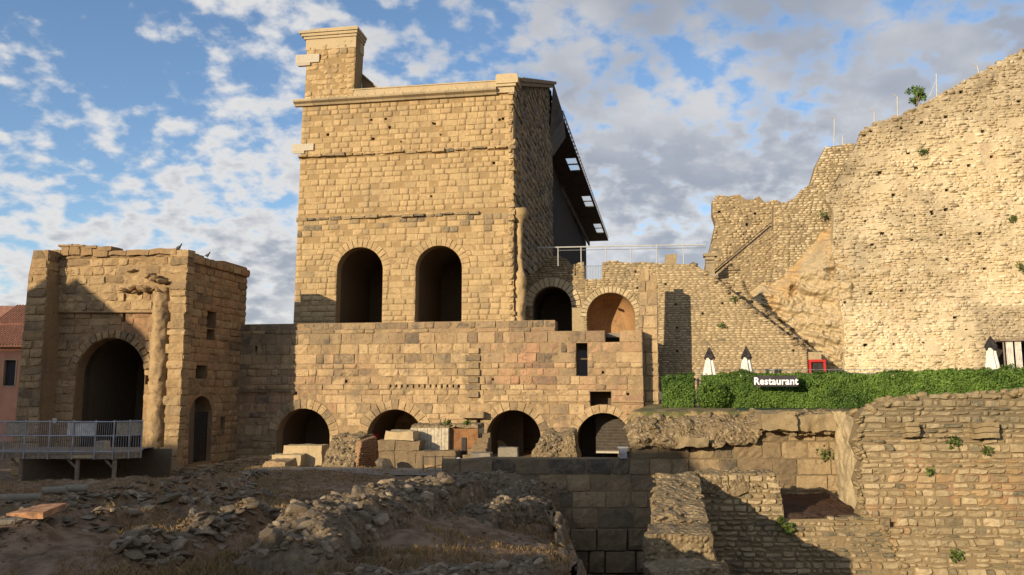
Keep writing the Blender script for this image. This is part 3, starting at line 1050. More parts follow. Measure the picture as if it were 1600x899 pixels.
# ------------------------------------------------------------------ stage canopy
ca = at(880, 183, 120.0)
cb = at(951, 381, 120.0 * (605 - 183) / (605 - 381))
cb[2] = ca[2]
cdir = (cb - ca)[:2]
CL = np.linalg.norm(cdir)
CA = Pl(ca[:2], math.degrees(math.atan2(cdir[1], cdir[0])))
cn = thing('stage_canopy', 'dark modern canopy roof over the stage with bright skylights, seen edge-on', 'canopy', (*CA.W(CL / 2, 0, -1.5)[:2], ca[2]))
sky_px = [248, 309, 353]
gaps = []
for y_ in sky_px:
    dd = lambda yy: CA.uz(0, 0)
    Yd = (ca[2] - 8) / ((605 - y_) / 1259.0)
    s_ = (Yd - ca[1]) / CA.e[1]
    gaps.append((s_ - 0.030 * Yd, s_ + 0.030 * Yd))
edges = [0.0] + [x for g in gaps for x in g] + [CL]
zc_ = ca[2]
for k in range(len(edges) - 1):
    a_, b_ = edges[k], edges[k + 1]
    if k % 2 == 0:
        n_ = max(1, int((b_ - a_) / 9))
        for j in range(n_):
            c0, c1 = a_ + (b_ - a_) * j / n_ + .03, a_ + (b_ - a_) * (j + 1) / n_ - .03
            MB().pbox(CA, c0, c1, zc_, zc_ + 0.22, -5.5, -0.05).build('roof_panel', M['canopy'], cn)
    else:
        MB().pbox(CA, a_, b_, zc_, zc_ + 0.22, -5.5, -2.4).build('roof_panel', M['canopy'], cn)
        MB().pbox(CA, a_ + .1, b_ - .1, zc_ + .08, zc_ + 0.12, -2.38, -0.5).build('skylight_pane', M['pane'], cn)
        MB().pbox(CA, a_, b_, zc_, zc_ + 0.22, -0.48, -0.05).build('skylight_frame', M['canopy'], cn)
        MB().pbox(CA, (a_ + b_) / 2 - .1, (a_ + b_) / 2 + .1, zc_ - .01, zc_ + 0.23, -2.37, -0.5).build('skylight_bar', M['canopy'], cn)
MB().pbox(CA, 0, CL, zc_ + 0.9, zc_ + 1.05, -0.15, 0.02).build('edge_rail', M['steel'], cn)
for k in range(46):
    s_ = 0.3 + k * CL / 46
    MB().tube(CA.W(s_, zc_ + .2, -.06), CA.W(s_, zc_ + .92, -.06), 0.09, 5).build('edge_post', M['steel'], cn)
# inclined near end that meets the building's coping
e0 = S1.W(L1 * .9, zt1 + 1.0, 0.6)
e1 = CA.W(0.0, zc_ + .2, 0.0)
mb = MB()
mb.hexa([e0 + (-.6, 0, -9), e1 + (0, 0, -.6), e1 + (1, 9, -.6), e0 + (.4, 9, -9), e0 + (0, 0, .2), e1 + (0, 0, .3), e1 + (1, 9, .3), e0 + (1, 9, .2)])
mb.build('end_panel', M['canopy'], cn)
MB().pbox(CA, 2, CL - 2, zc_ - 1.6, zc_ - .02, -5.6, -5.2).build('edge_beam', M['canopy'], cn)

# ================================================================== ARCADE WALL (lower front)
L0 = Pl.at(370, 80, TH)
zb_ = 0.6
LT = L0.uz(600, 504)[1]
LT2 = L0.uz(930, 517)[1]
ul, ur = L0.uz(338, 600)[0], L0.uz(1005, 600)[0]
um = L0.uz(867, 510)[0]
n0_, n1_ = L0.uz(945, 525)[0], L0.uz(968, 525)[0]
zn = L0.uz(955, 538)[1]
lo = [(ul, zb_), (ur, zb_), (ur, LT2), (n1_, LT2), (n1_, zn), (n0_, zn), (n0_, LT2), (um, LT2), (um, LT), (ul, LT)]
aw = thing('arcade_wall', 'long weathered masonry wall with four dark arches at its foot', 'wall', L0.W((ul + ur) / 2, 1.5, -1))
ar = [Arch(L0, 432, 515, 638.5, 724, 0.95), Arch(L0, 573, 661, 640, 724, 1.0), Arch(L0, 760, 845, 641, 724, 0.85), Arch(L0, 901, 986, 645.5, 724, 0.8)]
wn = [Rect(L0, 900, 536, 918, 588), Rect(L0, 922, 612, 955, 635)]
lp = []
for (x, y, w_, h_) in ((482, 527, 4, 6), (482, 540, 3, 4), (528, 554, 3, 8), (486, 565, 3, 4), (504, 578, 2.5, 3), (541, 596, 3.5, 5), (571, 590, 3, 5),
                       (617, 566, 3.5, 4), (611, 590, 3.5, 7), (462, 615, 4, 6), (468, 609, 3, 4), (598, 526, 2, 4), (606, 526, 2, 4), (571, 527, 2, 3),
                       (942, 582, 4, 4), (981, 616, 4, 4), (763, 541, 3, 3), (770, 593, 3, 4), (760, 610, 3, 5), (748, 662, 5, 12), (400, 545, 4, 9), (355, 655, 5, 14)):
    lp.append(Rect(L0, x - w_ / 2, y - h_ / 2, x + w_ / 2, y + h_ / 2))
for k in range(13):
    lp.append(Rect(L0, 609 + k * 8.9, 601, 611.5 + k * 8.9, 606 + rnd.uniform(-1, 1)))
allo = ar + wn + lp
prism(L0, lo, [o.poly() for o in allo], -0.045, -1.4).build('wall_bed', M['arcade_bed'], aw)
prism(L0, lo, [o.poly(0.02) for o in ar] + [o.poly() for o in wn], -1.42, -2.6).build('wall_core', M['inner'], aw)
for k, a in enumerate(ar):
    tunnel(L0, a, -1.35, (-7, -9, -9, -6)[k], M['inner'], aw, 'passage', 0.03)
MB().pbox(L0, wn[1].u0 - .05, wn[1].u1 + .05, wn[1].z0 - .05, wn[1].z1 + .05, -2.64, -2.61).build('window_back', M['inner'], aw)
zs_ = L0.uz(880, 627)[1]
zl = [zb_]
while zl[-1] < LT - 0.3:
    zl.append(zl[-1] + rnd.choice((0.5, 0.62, 0.7, 0.8, 0.95)))
zl[-1] = LT - 0.02
k = int(np.argmin([abs(z - LT2) for z in zl])); zl[k] = LT2
Q = lay(lo, allo, 0.7, 1.45, wv=0.6, gap=0.02, zlist=zl)
Q = np.array(Q)
N = len(Q)
Qc = Q.mean(1)
us = lambda x: L0.uz(x, 600)[0]


def acol(u, z, r, g, b):
    p = np.array([u, z, 3.0])
    pk = float(fbm(p[None] * np.array([0.16, 0.3, 1]), 3)[0])
    if us(455) < u < us(525) and L0.uz(500, 605)[1] < z < L0.uz(500, 555)[1]: pk += 0.55
    if us(752) < u < us(870) and L0.uz(800, 600)[1] < z < L0.uz(800, 530)[1]: pk += 0.6
    if us(915) < u < us(1005) and z < L0.uz(950, 540)[1] and z > zs_: pk += 0.45
    g = max(0.0, min(0.85, pk * 1.1)) * rnd.uniform(0.4, 1.1)
    if rnd.random() < 0.22: b += rnd.uniform(0.3, 0.85)
    if z > LT - 0.75: b += rnd.uniform(0.5, 0.9)
    elif z > LT - 1.6: b += rnd.uniform(0.0, 0.5)
    if us(610) < u < us(640) and abs(z - L0.uz(620, 590)[1]) < .5: r = 1
    if u > us(840) and u < us(905) and z > L0.uz(880, 560)[1]: b += 0.45
    if u < us(445): b += 0.15
    return r, g, b


proud = rng.uniform(0.0, 0.05, N)
proud = np.where(rng.random(N) < 0.2, -0.04, proud)
rgh = rng.uniform(0.03, 0.16, N)
V, fs = blocks_mesh(L0, Q, proud, 0.022, rgh, (8, 6), freq=1.3, jit=0.025)
emit(aw, V, fs, tone(Q, L0, 0.5, 0.45, extra=acol), M['arcade'], 'stone_block', 300)
for a, nn_ in zip(ar, (15, 15, 13, 13)):
    q = a.voussoirs(nn_)
    V, fs = blocks_mesh(L0, q, rng.uniform(0.03, 0.10, nn_), 0.03, 0.09, (4, 6), back=-0.3)
    emit(aw, V, fs, tone(q, L0, 0.42, 0.35, greyp=0.25), M['arcade'], 'voussoir', 99)
MB().pbox(L0, us(756), wn[1].u0 - .1, zs_ - .06, zs_ + .05, -.05, 0.17).build('string_ledge', M['arcade'], aw, col=np.array([.45, .1, .2]))
MB().pbox(L0, wn[1].u1 + .1, ur, zs_ - .06, zs_ + .05, -.05, 0.17).build('string_ledge', M['arcade'], aw, col=np.array([.45, .1, .2]))
zq = L0.uz(400, 611)[1]
MB().pbox(L0, us(345), us(455), zq - .1, zq + .08, -.05, 0.22).build('string_ledge', M['arcade'], aw, col=np.array([.2, 0, .8]))
# quoins left standing proud where a cross wall once joined
q = []
z = zs_ + 0.3
for k in range(7):
    x0, x1 = (727, 751) if k % 2 else (731, 749)
    q.append([(us(x0), z), (us(x1), z), (us(x1), z + .62), (us(x0), z + .62)])
    z += 0.68
V, fs = blocks_mesh(L0, q, rng.uniform(0.22, 0.36, len(q)), 0.05, 0.06, (5, 4))
emit(aw, V, fs, tone(q, L0, 0.3, 0.3, greyp=0.8), M['arcade'], 'quoin', 99)
ub_, zb2 = L0.uz(757, 652)
MB().pbox(L0, us(722), ub_ + .1, zb2 - .05, zb2 + .5, -.1, 1.0).build('jutting_stone', M['arcade'], aw, col=np.array([.5, 0, .2]))
# window bars
w = wn[0]
MB().pbox(L0, w.u0, w.u1, w.z0 + 1.55, w.z0 + 1.68, -.9, -.7).build('window_transom', M['inner'], aw)
# roller shutter in the right arch, pale sheet for the sunlit inner arch in the third, boarded end in the second
a = ar[3]
for k in range(14):
    z0 = a.z0 + 0.9 + k * 0.28
    hw = a.r if z0 < a.zs else a.r * math.sqrt(max(0.02, 1 - ((z0 + .28 - a.zs) / a.b) ** 2)) if z0 + .28 < a.zs + a.b else 0
    if hw > 0.5:
        MB().pbox(L0, max(a.c - hw + .1, a.c - a.r * 0.35), a.c + hw - .05, z0, z0 + 0.25, -2.6, -2.52).build('shutter_slat', M['shutter'], aw)
MB().pbox(L0, a.c - a.r * .3, a.c + a.r * .75, a.z0 + .85, a.z0 + 1.02, -2.0, -.6).build('door_step', M['white_stone'], aw)
a = ar[1]
MB().pbox(L0, a.c - a.r * .97, a.c - a.r * .93, a.z0, a.zs + .4, -3.0, -1.45).build('side_panel', M['red'], aw)
for k in range(2):
    MB().pbox(L0, a.c - a.r * .72, a.c - a.r * .58, a.zs - .9 - k * .75, a.zs - .4 - k * .75, -2.0, -1.95).build('notice', M['whitesteel'], aw)
a = ar[2]
inn_ = Arch(L0.off(-6.0), 763, 794, 688, 740, 0.1)
prism(L0.off(-6.0), [(a.c - a.r - .2, a.z0), (a.c + a.r * .0, a.z0), (a.c + a.r * .0, a.zs + a.b), (a.c - a.r - .2, a.zs + a.b)], [], 0.0, -.3).build('inner_wall', M['inner'], aw)
p = np.array(inn_.poly())
mk('sunlit_arch_sheet', L0.off(-6.0).W(p[:, 0], p[:, 1], 0.05), [tuple(range(len(p)))], M['trim'], aw)  # flat pale sheet in place of a sunlit arch

# floor between the arcade wall and the stage building
fl = [L0.W(ul, LT - 1.1, -2.7), L0.W(ur - .2, LT - 1.1, -2.7), L0.W(ur - .2, LT - 1.1, -30), L0.W(ul, LT - 1.1, -30)]
mb = MB().hexa([np.array(p_) + (0, 0, -.4) for p_ in fl] + fl)
tag(mb.build('courtyard_floor', M['path']), kind='structure')

# ================================================================== MIDDLE RUINS
def bed_col(pl, V, extra, base):
    u = (V[:, :2] - pl.o) @ pl.e
    memo = {}
    out = []
    for a_, b_ in zip(u, V[:, 2]):
        k = (round(a_ * 1.2), round(b_ * 1.2))
        if k not in memo:
            memo[k] = extra(a_, b_, base + rnd.uniform(-.1, .1), 0.0, 0.08)
        out.append(memo[k])
    return np.clip(np.array(out), 0, 1)


def ruin(name, label, pl, outline_px, ops, h, w, mat, bed, loc=None, thick=1.2, limit=0, proud=(0.0, 0.12), rough=(0.05, 0.15), base=0.5, var=0.4,
         greyp=0.15, gs=(4, 4), extra=None, gap=0.03, cat='wall', hv=.2, backp=0.16, bedn=0.05, smooth=False, jit=.015, wv=.35, bev=0.05, bulge=None, drop=None):
    o = pl.px(outline_px)
    us_ = [p[0] for p in o]
    t = thing(name, label, cat, loc if loc is not None else pl.W((min(us_) + max(us_)) / 2, min(p[1] for p in o), -thick / 2))
    prism(pl, o, [x.poly() for x in ops], -bedn, -thick, bulge=bulge, step=.5 if bulge else 0).build('wall_bed', bed, t, col=(lambda V: bed_col(pl, V, extra, base)) if bulge and extra else np.array([base, 0, 0.15]))
    if any(isinstance(x, Rect) for x in ops):
        prism(pl, o, [x.poly() for x in ops if isinstance(x, Arch)], -thick - .02, -thick - .6).build('wall_core', bed, t)
    Q = lay(o, ops, h, w, gap=gap, hv=hv, wv=wv)
    if drop:
        qc = np.array(Q).mean(1)
        dn = fbm(np.stack([qc[:, 0] * .35, qc[:, 1] * .5, qc[:, 0] * 0 + 11.3], -1), 3) + .25 * rng.random(len(Q))
        Q = [q for q, d_ in zip(Q, dn) if d_ < drop]
    N = len(Q)
    V, fs = blocks_mesh(pl, Q, rng.uniform(*proud, N), bev, rng.uniform(*rough, N), gs, back=-backp, jit=jit, bulge=bulge)
    emit(t, V, fs, tone(Q, pl, base, var, greyp=greyp, extra=extra), mat, 'stone_block', limit, smooth)
    return t, o


M1 = Pl.at(870, 92, TH)
oa = Arch(M1, 832, 893, 448, 530, 1.1)
t, o = ruin('arch_ruin', 'shaded ruined arch with pale stone ring beside the stage building', M1,
            [(806, 535), (806, 440), (838, 425), (846, 408), (858, 401), (874, 400), (886, 406), (893, 414), (912, 409), (915, 452), (915, 535)], [oa], 0.24, 0.62,
            M['ruin'], M['ruin_bed'], greyp=0.25, base=.4)
q = oa.voussoirs(15)
V, fs = blocks_mesh(M1, q, 0.12, 0.04, 0.04, (4, 5), back=-.3)
emit(t, V, fs, tone(q, M1, .7, .2), M['trim'], 'voussoir', 99)
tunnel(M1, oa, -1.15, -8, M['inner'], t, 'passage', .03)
MB().pbox(M1, M1.uz(896, 500)[0], M1.uz(914, 500)[0], M1.uz(900, 535)[1], M1.uz(905, 483)[1], .2, 1.6).build('impost_pier', M['ruin'], t, col=np.array([.4, 0, .2]))

M2 = Pl.at(950, 84, TH)
nb_ = Arch(M2, 917, 992, 457.5, 530, 0.7)
hl = [Rect(M2, x - 1.5, y - 1.5, x + 1.5, y + 1.5) for x, y in ((944, 470), (993, 425), (996, 450))]
t, o = ruin('niche_ruin', 'sunlit ruined wall with a round plastered niche', M2,
            [(912, 535), (914, 437), (940, 436), (941, 410), (960, 408), (985, 411), (1003, 409), (1030, 412), (1030, 535)], [nb_] + hl, 0.26, 0.6,
            M['ruin'], M['ruin_bed'], base=.5)
q = nb_.voussoirs(21)
V, fs = blocks_mesh(M2, q, 0.06, 0.04, 0.06, (4, 4), back=-.3)
emit(t, V, fs, tone(q, M2, .5, .4), M['ruin'], 'voussoir', 99)
# plastered half-dome of the niche
def apse(S, T):
    th = pi * S
    zz = nb_.z0 + (nb_.zs + nb_.b - nb_.z0) * T
    k = np.clip((zz - nb_.zs) / nb_.b, 0, 0.999)
    rr = nb_.r * np.sqrt(1 - k ** 2)
    return M2.W(nb_.c - rr * np.cos(th), zz, -rr * np.sin(th) * 1.25 - 0.9)
grid_patch('niche_plaster', apse, 28, 28, M['plaster'], t)
tunnel_p = np.array(nb_.poly(0.02))
n_ = len(tunnel_p)
mk('niche_reveal', np.concatenate([M2.W(tunnel_p[:, 0], tunnel_p[:, 1], -.05), M2.W(tunnel_p[:, 0], tunnel_p[:, 1], -.93)]),
   [(i, (i + 1) % n_, n_ + (i + 1) % n_, n_ + i) for i in range(n_)], M['plaster'], t)
# iron gate in the gap of the wall top
g = thing('iron_gate', 'small vertical-bar gate in the gap above the niche wall', 'gate', M2.W(M2.uz(927, 438)[0], M2.uz(927, 437)[1], -.5))
for k in range(11):
    uu = M2.uz(915 + k * 2.5, 425)[0]
    MB().tube(M2.W(uu, M2.uz(925, 437)[1], -.4), M2.W(uu, M2.uz(925, 415)[1], -.4), 0.022, 5).build('bar', M['steel'], g)
for yy in (415, 436):
    MB().tube(M2.W(M2.uz(914, yy)[0], M2.uz(925, yy)[1], -.4), M2.W(M2.uz(941, yy)[0], M2.uz(925, yy)[1], -.4), 0.03, 5).build('rail', M['steel'], g)
# guard rail along the tops
RP = Pl.at(970, 88, TH)
g = thing('guard_rail', 'long pale metal guard rail along the top of the ruined walls', 'railing', RP.W(0, RP.uz(970, 412)[1], 0))
zt_, zt2 = RP.uz(970, 383.5)[1], RP.uz(970, 387.5)[1]
for x in (872, 908, 947, 986, 1026, 1068):
    uu = RP.uz(x, 400)[0]
    MB().tube(RP.W(uu, RP.uz(x, 416)[1], 0), RP.W(uu, zt_, 0), 0.06, 6).build('post', M['whitesteel'], g)
MB().tube(RP.W(RP.uz(840, 384)[0], zt_, 0), RP.W(RP.uz(1103, 384)[0], zt_ - .2, 0), 0.075, 6).build('top_rail', M['whitesteel'], g)
MB().tube(RP.W(RP.uz(872, 384)[0], zt2 - .1, 0), RP.W(RP.uz(1103, 384)[0], zt2 - .25, 0), 0.035, 6).build('lower_rail', M['steel'], g)
q = RP.off(-1)
u_, z_ = q.uz(1047, 412)
rough_mass('masonry_stump', [q.W(*c_) for c_ in ((u_ - .6, z_ - .5, .5), (u_ + .6, z_ - .5, .5), (u_ + .6, z_ - .5, -.5), (u_ - .6, z_ - .5, -.5), (u_ - .5, z_ + .95, .4), (u_ + .75, z_ + 1.0, .4), (u_ + .75, z_ + 1.0, -.4), (u_ - .5, z_ + .95, -.4))],
           M['ruin'], None, (6, 6, 6), .12)
tag(bpy.data.objects['masonry_stump'], 'small stone stump standing under the guard rail', 'stump')

# pillar at the end of the arcade wall
PP = Pl.at(1015, 75, TH)
hl = []
t, o = ruin('stone_pillar', 'tall narrow pillar of big pale blocks at the right end of the arcade wall', PP,
            [(996, 650), (997, 520), (1000, 428), (1027, 430), (1030, 650)], hl, 1.15, 0.95, M['arcade'], M['arcade_bed'], thick=1.6, limit=99, base=.5, cat='pillar',
            proud=(.03, .1), rough=(.03, .08), gs=(6, 6))

# ================================================================== STAIRS AND CAVEA RUINS ON THE RIGHT
ST = Pl.at(1030, 80.5, TH)
hs = [Rect(ST, x - 1.8, y - 1.8, x + 1.8, y + 1.8) for x, y in ((1056, 476), (1058, 512), (1058, 549), (1240, 548), (1040, 444), (1129, 474), (1098, 490))]
st, so_ = ruin('stair_wall', 'sunlit wall of small stone courses under a sloping stair edge', ST,
               [(1024, 612), (1024, 412), (1086, 413), (1120, 436), (1160, 468), (1200, 500), (1240, 530), (1261, 546), (1263, 612)], hs, 0.22, 0.60,
               M['ruin'], M['ruin_bed'], limit=0, base=.62, thick=1.0, greyp=.08, proud=(.0, .06), rough=(.02, .07), bedn=.04)
ST2 = ST.off(-4.5)
t2, so2 = ruin('inner_stair_wall', 'second sloping stair wall behind the first, against the cliff', ST2,
               [(1100, 600), (1100, 440), (1158, 432), (1164, 455), (1200, 487), (1240, 522), (1290, 562), (1300, 600)], [], 0.24, 0.6,
               M['ruin'], M['ruin_bed'], base=.6, thick=.8)
for (tt, pl, pts, n_) in ((st, ST, [(1080, 411), (1120, 436), (1160, 468), (1200, 500), (1240, 530), (1261, 545)], 120), (t2, ST2, [(1160, 436), (1166, 455), (1200, 487), (1240, 522), (1290, 561)], 60)):
    P_ = np.array(pl.px(pts))
    for k in range(n_):
        s_ = rnd.random() * (len(P_) - 1)
        i = int(s_)
        a_ = P_[i] + (P_[i + 1] - P_[i]) * (s_ - i)
        rock(tt, pl.W(a_[0], a_[1] + rnd.uniform(-.5, .12), rnd.uniform(-.8, .12)), rnd.uniform(.28, .62), 'coping_stone', mat='ruin_bed')

TR = Pl.at(1160, 96, TH)
hs = [Rect(TR, x - 2.2, y - 2.2, x + 2.2, y + 2.2) for x, y in ((1124, 332), (1180, 334), (1167, 351))]
ruin('ruined_tower', 'pale ruined tower stump with a lumpy broken top beyond the stairs', TR,
     [(1098, 450), (1102, 415), (1110, 385), (1118, 350), (1113, 335), (1113, 315), (1119, 306), (1140, 307), (1155, 304), (1165, 312), (1176, 312), (1186, 307), (1195, 316), (1212, 313), (1228, 318), (1232, 450)],
     hs, 0.30, 0.55, M['ruin'], M['ruin_bed'], base=.55, rough=(.1, .3), proud=(-.05, .2), cat='tower', drop=.7, bulge=lambda u, z: .35 * fbm(np.stack([u * .4, z * .5, u * 0 + 7], -1), 3))
BW = Pl.at(1170, 93, TH)
ruin('stepped_wall', 'brown coursed wall below the sloping handrail of the ruined tower', BW,
     [(1118, 480), (1118, 432), (1150, 405), (1208, 358), (1209, 320), (1232, 325), (1235, 480)], [], 0.26, 0.6, M['ruin'], M['ruin_bed'], base=.35, greyp=.1)
g = thing('sloping_handrail', 'dark sloping handrail climbing towards the ruined tower', 'handrail', BW.W(BW.uz(1165, 400)[0], BW.uz(1165, 400)[1], .3))
a_, b_ = BW.uz(1116, 428), BW.uz(1204, 354)
MB().tube(BW.W(*a_, .3), BW.W(*b_, .3), 0.11, 6).build('rail', M['iron'], g)
MB().tube(BW.W(a_[0], a_[1] + .35, .3), BW.W(b_[0], b_[1] + .35, .3), 0.05, 6).build('upper_rail', M['iron'], g)
BX = Pl.at(1260, 92, TH)
ruin('brown_wall', 'plain brown wall rising in steps between the tower stump and the hill', BX,
     [(1208, 470), (1209, 335), (1228, 316), (1240, 311), (1252, 296), (1266, 288), (1275, 258), (1290, 230), (1334, 224), (1345, 300), (1345, 470)], [], 0.28, 0.62, M['hill'], M['ruin_bed'], base=.25, greyp=.2)
# cap stone of the old pier
CPp = Pl.at(1108, 91, TH)
t = thing('pier_stump', 'square stone pier with a flat cap at the head of the stairs', 'pier', CPp.W(CPp.uz(1108, 440)[0], CPp.uz(1108, 440)[1], 0))
u_, z_ = CPp.uz(1108, 398)
MB().pbox(CPp, u_ - .45, u_ + .55, z_ - 4, z_ - .25, -.6, .3).build('shaft', M['ruin'], t, col=np.array([.4, 0, .2]))
MB().pbox(CPp, u_ - .65, u_ + .95, z_ - .247, z_ + .1, -.8, .5).build('cap', M['ruin'], t, col=np.array([.3, 0, .4]))
g = thing('stair_gate', 'small pale metal gate at the head of the stairs', 'gate', ST.W(ST.uz(1110, 435)[0], ST.uz(1110, 442)[1], -2))
for x in (1099, 1112, 1124):
    MB().tube(ST.W(ST.uz(x, 440)[0], ST.uz(x, 446)[1], -2), ST.W(ST.uz(x, 440)[0], ST.uz(x, 424)[1], -2), .035, 6).build('post', M['whitesteel'], g)
for y in (425, 434):
    MB().tube(ST.W(ST.uz(1099, y)[0], ST.uz(1110, y)[1], -2), ST.W(ST.uz(1124, y)[0], ST.uz(1110, y)[1], -2), .03, 6).build('rail', M['whitesteel'], g)

# cliff of bare rock
CF = Pl.at(1322, 86.5, -13)
ca0, cb0 = CF.uz(1150, 610), CF.uz(1334, 370)
def cliff(S, T):
    u = ca0[0] + (cb0[0] - ca0[0]) * S
    ztp = np.interp(S, [0, .3, .45, .62, .78, 1], [CF.uz(1260, y)[1] for y in (450, 446, 425, 395, 352, 335)]) + 1.3 * fbm(np.stack([S * 7, S * 0, S * 0], -1), 3)
    z = ca0[1] - 1 + (ztp - ca0[1] + 1) * T
    P = CF.W(u, z, 0)
    lay_ = np.stack([P[..., 0] * .22, P[..., 1] * .22, P[..., 2] * .9 + .25 * P[..., 0]], -1)
    n = 1.0 * fbm(P * .16 + 4, 3) - 2.2 * np.abs(fbm(lay_, 5)) + 0.55 * fbm(P * .7, 5) + .25 * fbm(P * 3, 3) + .5
    n = n - 2.6 * sstep(T, .86, 1.0) - 1.0 * sstep(S, .93, 1.0)
    return CF.W(u, z, n)
c_ = grid_patch('cliff', cliff, 200, 200, M['cliff'], smooth=False)
S_, T_2 = np.meshgrid(np.linspace(0, 1, 200), np.linspace(0, 1, 200))
cc = np.ones((40000, 4), np.float32)
cc[:, 0] = .6
cc[:, 1] = np.clip(.8 * sstep(T_2, .45, .75) * (0.15 + 1.3 * fbm(np.stack([S_ * 6, T_2 * 6, S_ * 0], -1), 3)), 0, .9).ravel()
cc[:, 2] = 0
ca_ = c_.data.color_attributes.new('col', 'FLOAT_COLOR', 'POINT')
ca_.data.foreach_set('color', cc.ravel())
tag(c_, kind='structure')

# big retaining wall of the hill
HW = Pl.at(1322, 86, -13)
hs = []
for (x, y) in ((1361, 206), (1375, 270), (1418, 240), (1408, 201), (1439, 193), (1478, 183), (1517, 175), (1535, 206), (1515, 258), (1551, 244), (1487, 252), (1464, 258), (1431, 263),
               (1372, 273), (1345, 278), (1396, 305), (1480, 297), (1478, 328), (1456, 335), (1455, 331), (1428, 338), (1352, 346), (1382, 343), (1521, 290), (1533, 320), (1560, 275),
               (1378, 366), (1363, 383), (1392, 368), (1424, 376), (1470, 368), (1530, 366), (1515, 382), (1414, 412), (1480, 405), (1409, 455), (1492, 497), (1361, 459), (1352, 540), (1396, 538), (1443, 536), (1320, 473), (1562, 497), (1568, 122), (1500, 146), (1585, 240), (1590, 160), (1540, 420)):
    s_ = rnd.uniform(1.0, 2.8)
    hs.append(Rect(HW, x - s_ * 1.25, y - s_, x + s_ * 1.25, y + s_ * .9))


for k in range(130):
    x, y = rnd.uniform(1330, 1600), rnd.uniform(130, 560)
    if y < 225 - (x - 1340) * .52: continue
    s_ = rnd.uniform(.5, 1.5)
    hs.append(Rect(HW, x - s_ * rnd.uniform(1, 2.2), y - s_ * .7, x + s_ * rnd.uniform(1, 2.2), y + s_ * .7))


def hcol(u, z, r, g, b):
    p = np.array([[u * .09, z * .12, 5.0]])
    k = float(fbm(p, 4)[0])
    topd = float(sstep(z - .34 * u + 3 * k, 24, 35))
    b += max(0, k * .9 + topd * .75 - .05)
    r += .35 * float(fbm(p * 3 + 8, 2)[0])
    if us2(1515) < u and z < HW.uz(1550, 480)[1]: b += 0.35
    if rnd.random() < .05: g += .3
    return r, g, b


us2 = lambda x: HW.uz(x, 500)[0]
hw, ho = ruin('hill_wall', 'huge pale rubble-faced wall climbing the hill at the right edge', HW,
              [(1316, 622), (1318, 520), (1306, 430), (1300, 390), (1303, 330), (1290, 310), (1330, 240), (1344, 212), (1352, 203), (1368, 191), (1402, 184), (1440, 164), (1480, 142), (1540, 109), (1600, 76), (1720, 20), (1720, 622)],
              hs, 0.24, 0.50, M['hill'], M['hill_bed'], limit=0, thick=1.0, base=.6, var=.35, rough=(.08, .30), proud=(-.02, .24), greyp=.12, gs=(5, 4), extra=hcol, jit=.06, wv=.7, hv=.5, bedn=.025, drop=.62,
              bulge=lambda u, z: .55 * fbm(np.stack([u * .16, z * .2, u * 0 + 3], -1), 3) + .26 * fbm(np.stack([u * .7, z * 1.0, u * 0 + 3], -1), 3))
P_ = np.array(HW.px([(1344, 212), (1352, 203), (1368, 191), (1402, 184), (1440, 164), (1480, 142), (1540, 109), (1600, 76), (1640, 56)]))
for k in range(110):
    s_ = rnd.random() * (len(P_) - 1)
    i = int(s_)
    a_ = P_[i] + (P_[i + 1] - P_[i]) * (s_ - i)
    rock(hw, HW.W(a_[0], a_[1] + rnd.uniform(-.5, .1), rnd.uniform(-.7, .1)), rnd.uniform(.3, .75), 'coping_stone', mat='ruin')


# ================================================================== GATE PAVILION (left)
PV = Pl.at(290, 70.8, TH)
vo = [(70, 800), (73, 402), (130, 398), (180, 392), (292, 392), (300, 800)]
va = Arch(PV, 113, 222, 528.5, 790, 0.8)
vr = [Rect(PV, 227, 566, 239, 601), Rect(PV, 191, 487, 196, 503), Rect(PV, 141, 457, 146, 463), Rect(PV, 107, 455, 111, 463), Rect(PV, 102, 532, 107, 540), Rect(PV, 96, 612, 102, 619),
      Rect(PV, 196, 473, 200, 479), Rect(PV, 192, 516, 196, 521), Rect(PV, 264, 548, 269, 553)]
for k in range(9):
    vr.append(Rect(PV, 203 + k * 5, 522.5, 205.5 + k * 5, 525))
for k in range(6):
    vr.append(Rect(PV, rnd.uniform(226, 231), 532 + k * 9, rnd.uniform(233, 235), 535 + k * 9)) if k < 3 else None
pv = thing('gate_pavilion', 'square ruined stone pavilion with one big dark arch, left of the arcade wall', 'building', PV.W(PV.uz(180, 700)[0], 0.3, -4))
o = [(min(p_[0], PV.uz(290, 600)[0] - .04), p_[1]) for p_ in PV.px(vo)]
prism(PV, o, [va.poly()] + [r_.poly() for r_ in vr], -.03, -1.2).build('front_bed', M['pavilion'], pv, col=np.array([.3, .1, .2]))
prism(PV, o, [va.poly(.03)], -1.22, -2.0).build('front_core', M['inner'], pv)
tunnel(PV, va, -1.15, -9.0, M['inner'], pv, 'passage', .03)
zl = [o[0][1]]
while zl[-1] < PV.uz(180, 392)[1]:
    zl.append(zl[-1] + rnd.uniform(.5, .85))
zl[-1] = PV.uz(180, 393)[1]
zmid = PV.uz(180, 490)[1]
zlow = PV.uz(180, 640)[1]


def vcol(u, z, r, g, b):
    if zmid - 1.6 < z < zmid and u > PV.uz(175, 500)[0]: g += rnd.uniform(.2, .7)
    if z < zmid: g += rnd.uniform(0, .25); b += .1
    if z > PV.uz(180, 402)[1]: b += .35
    return r, g, b


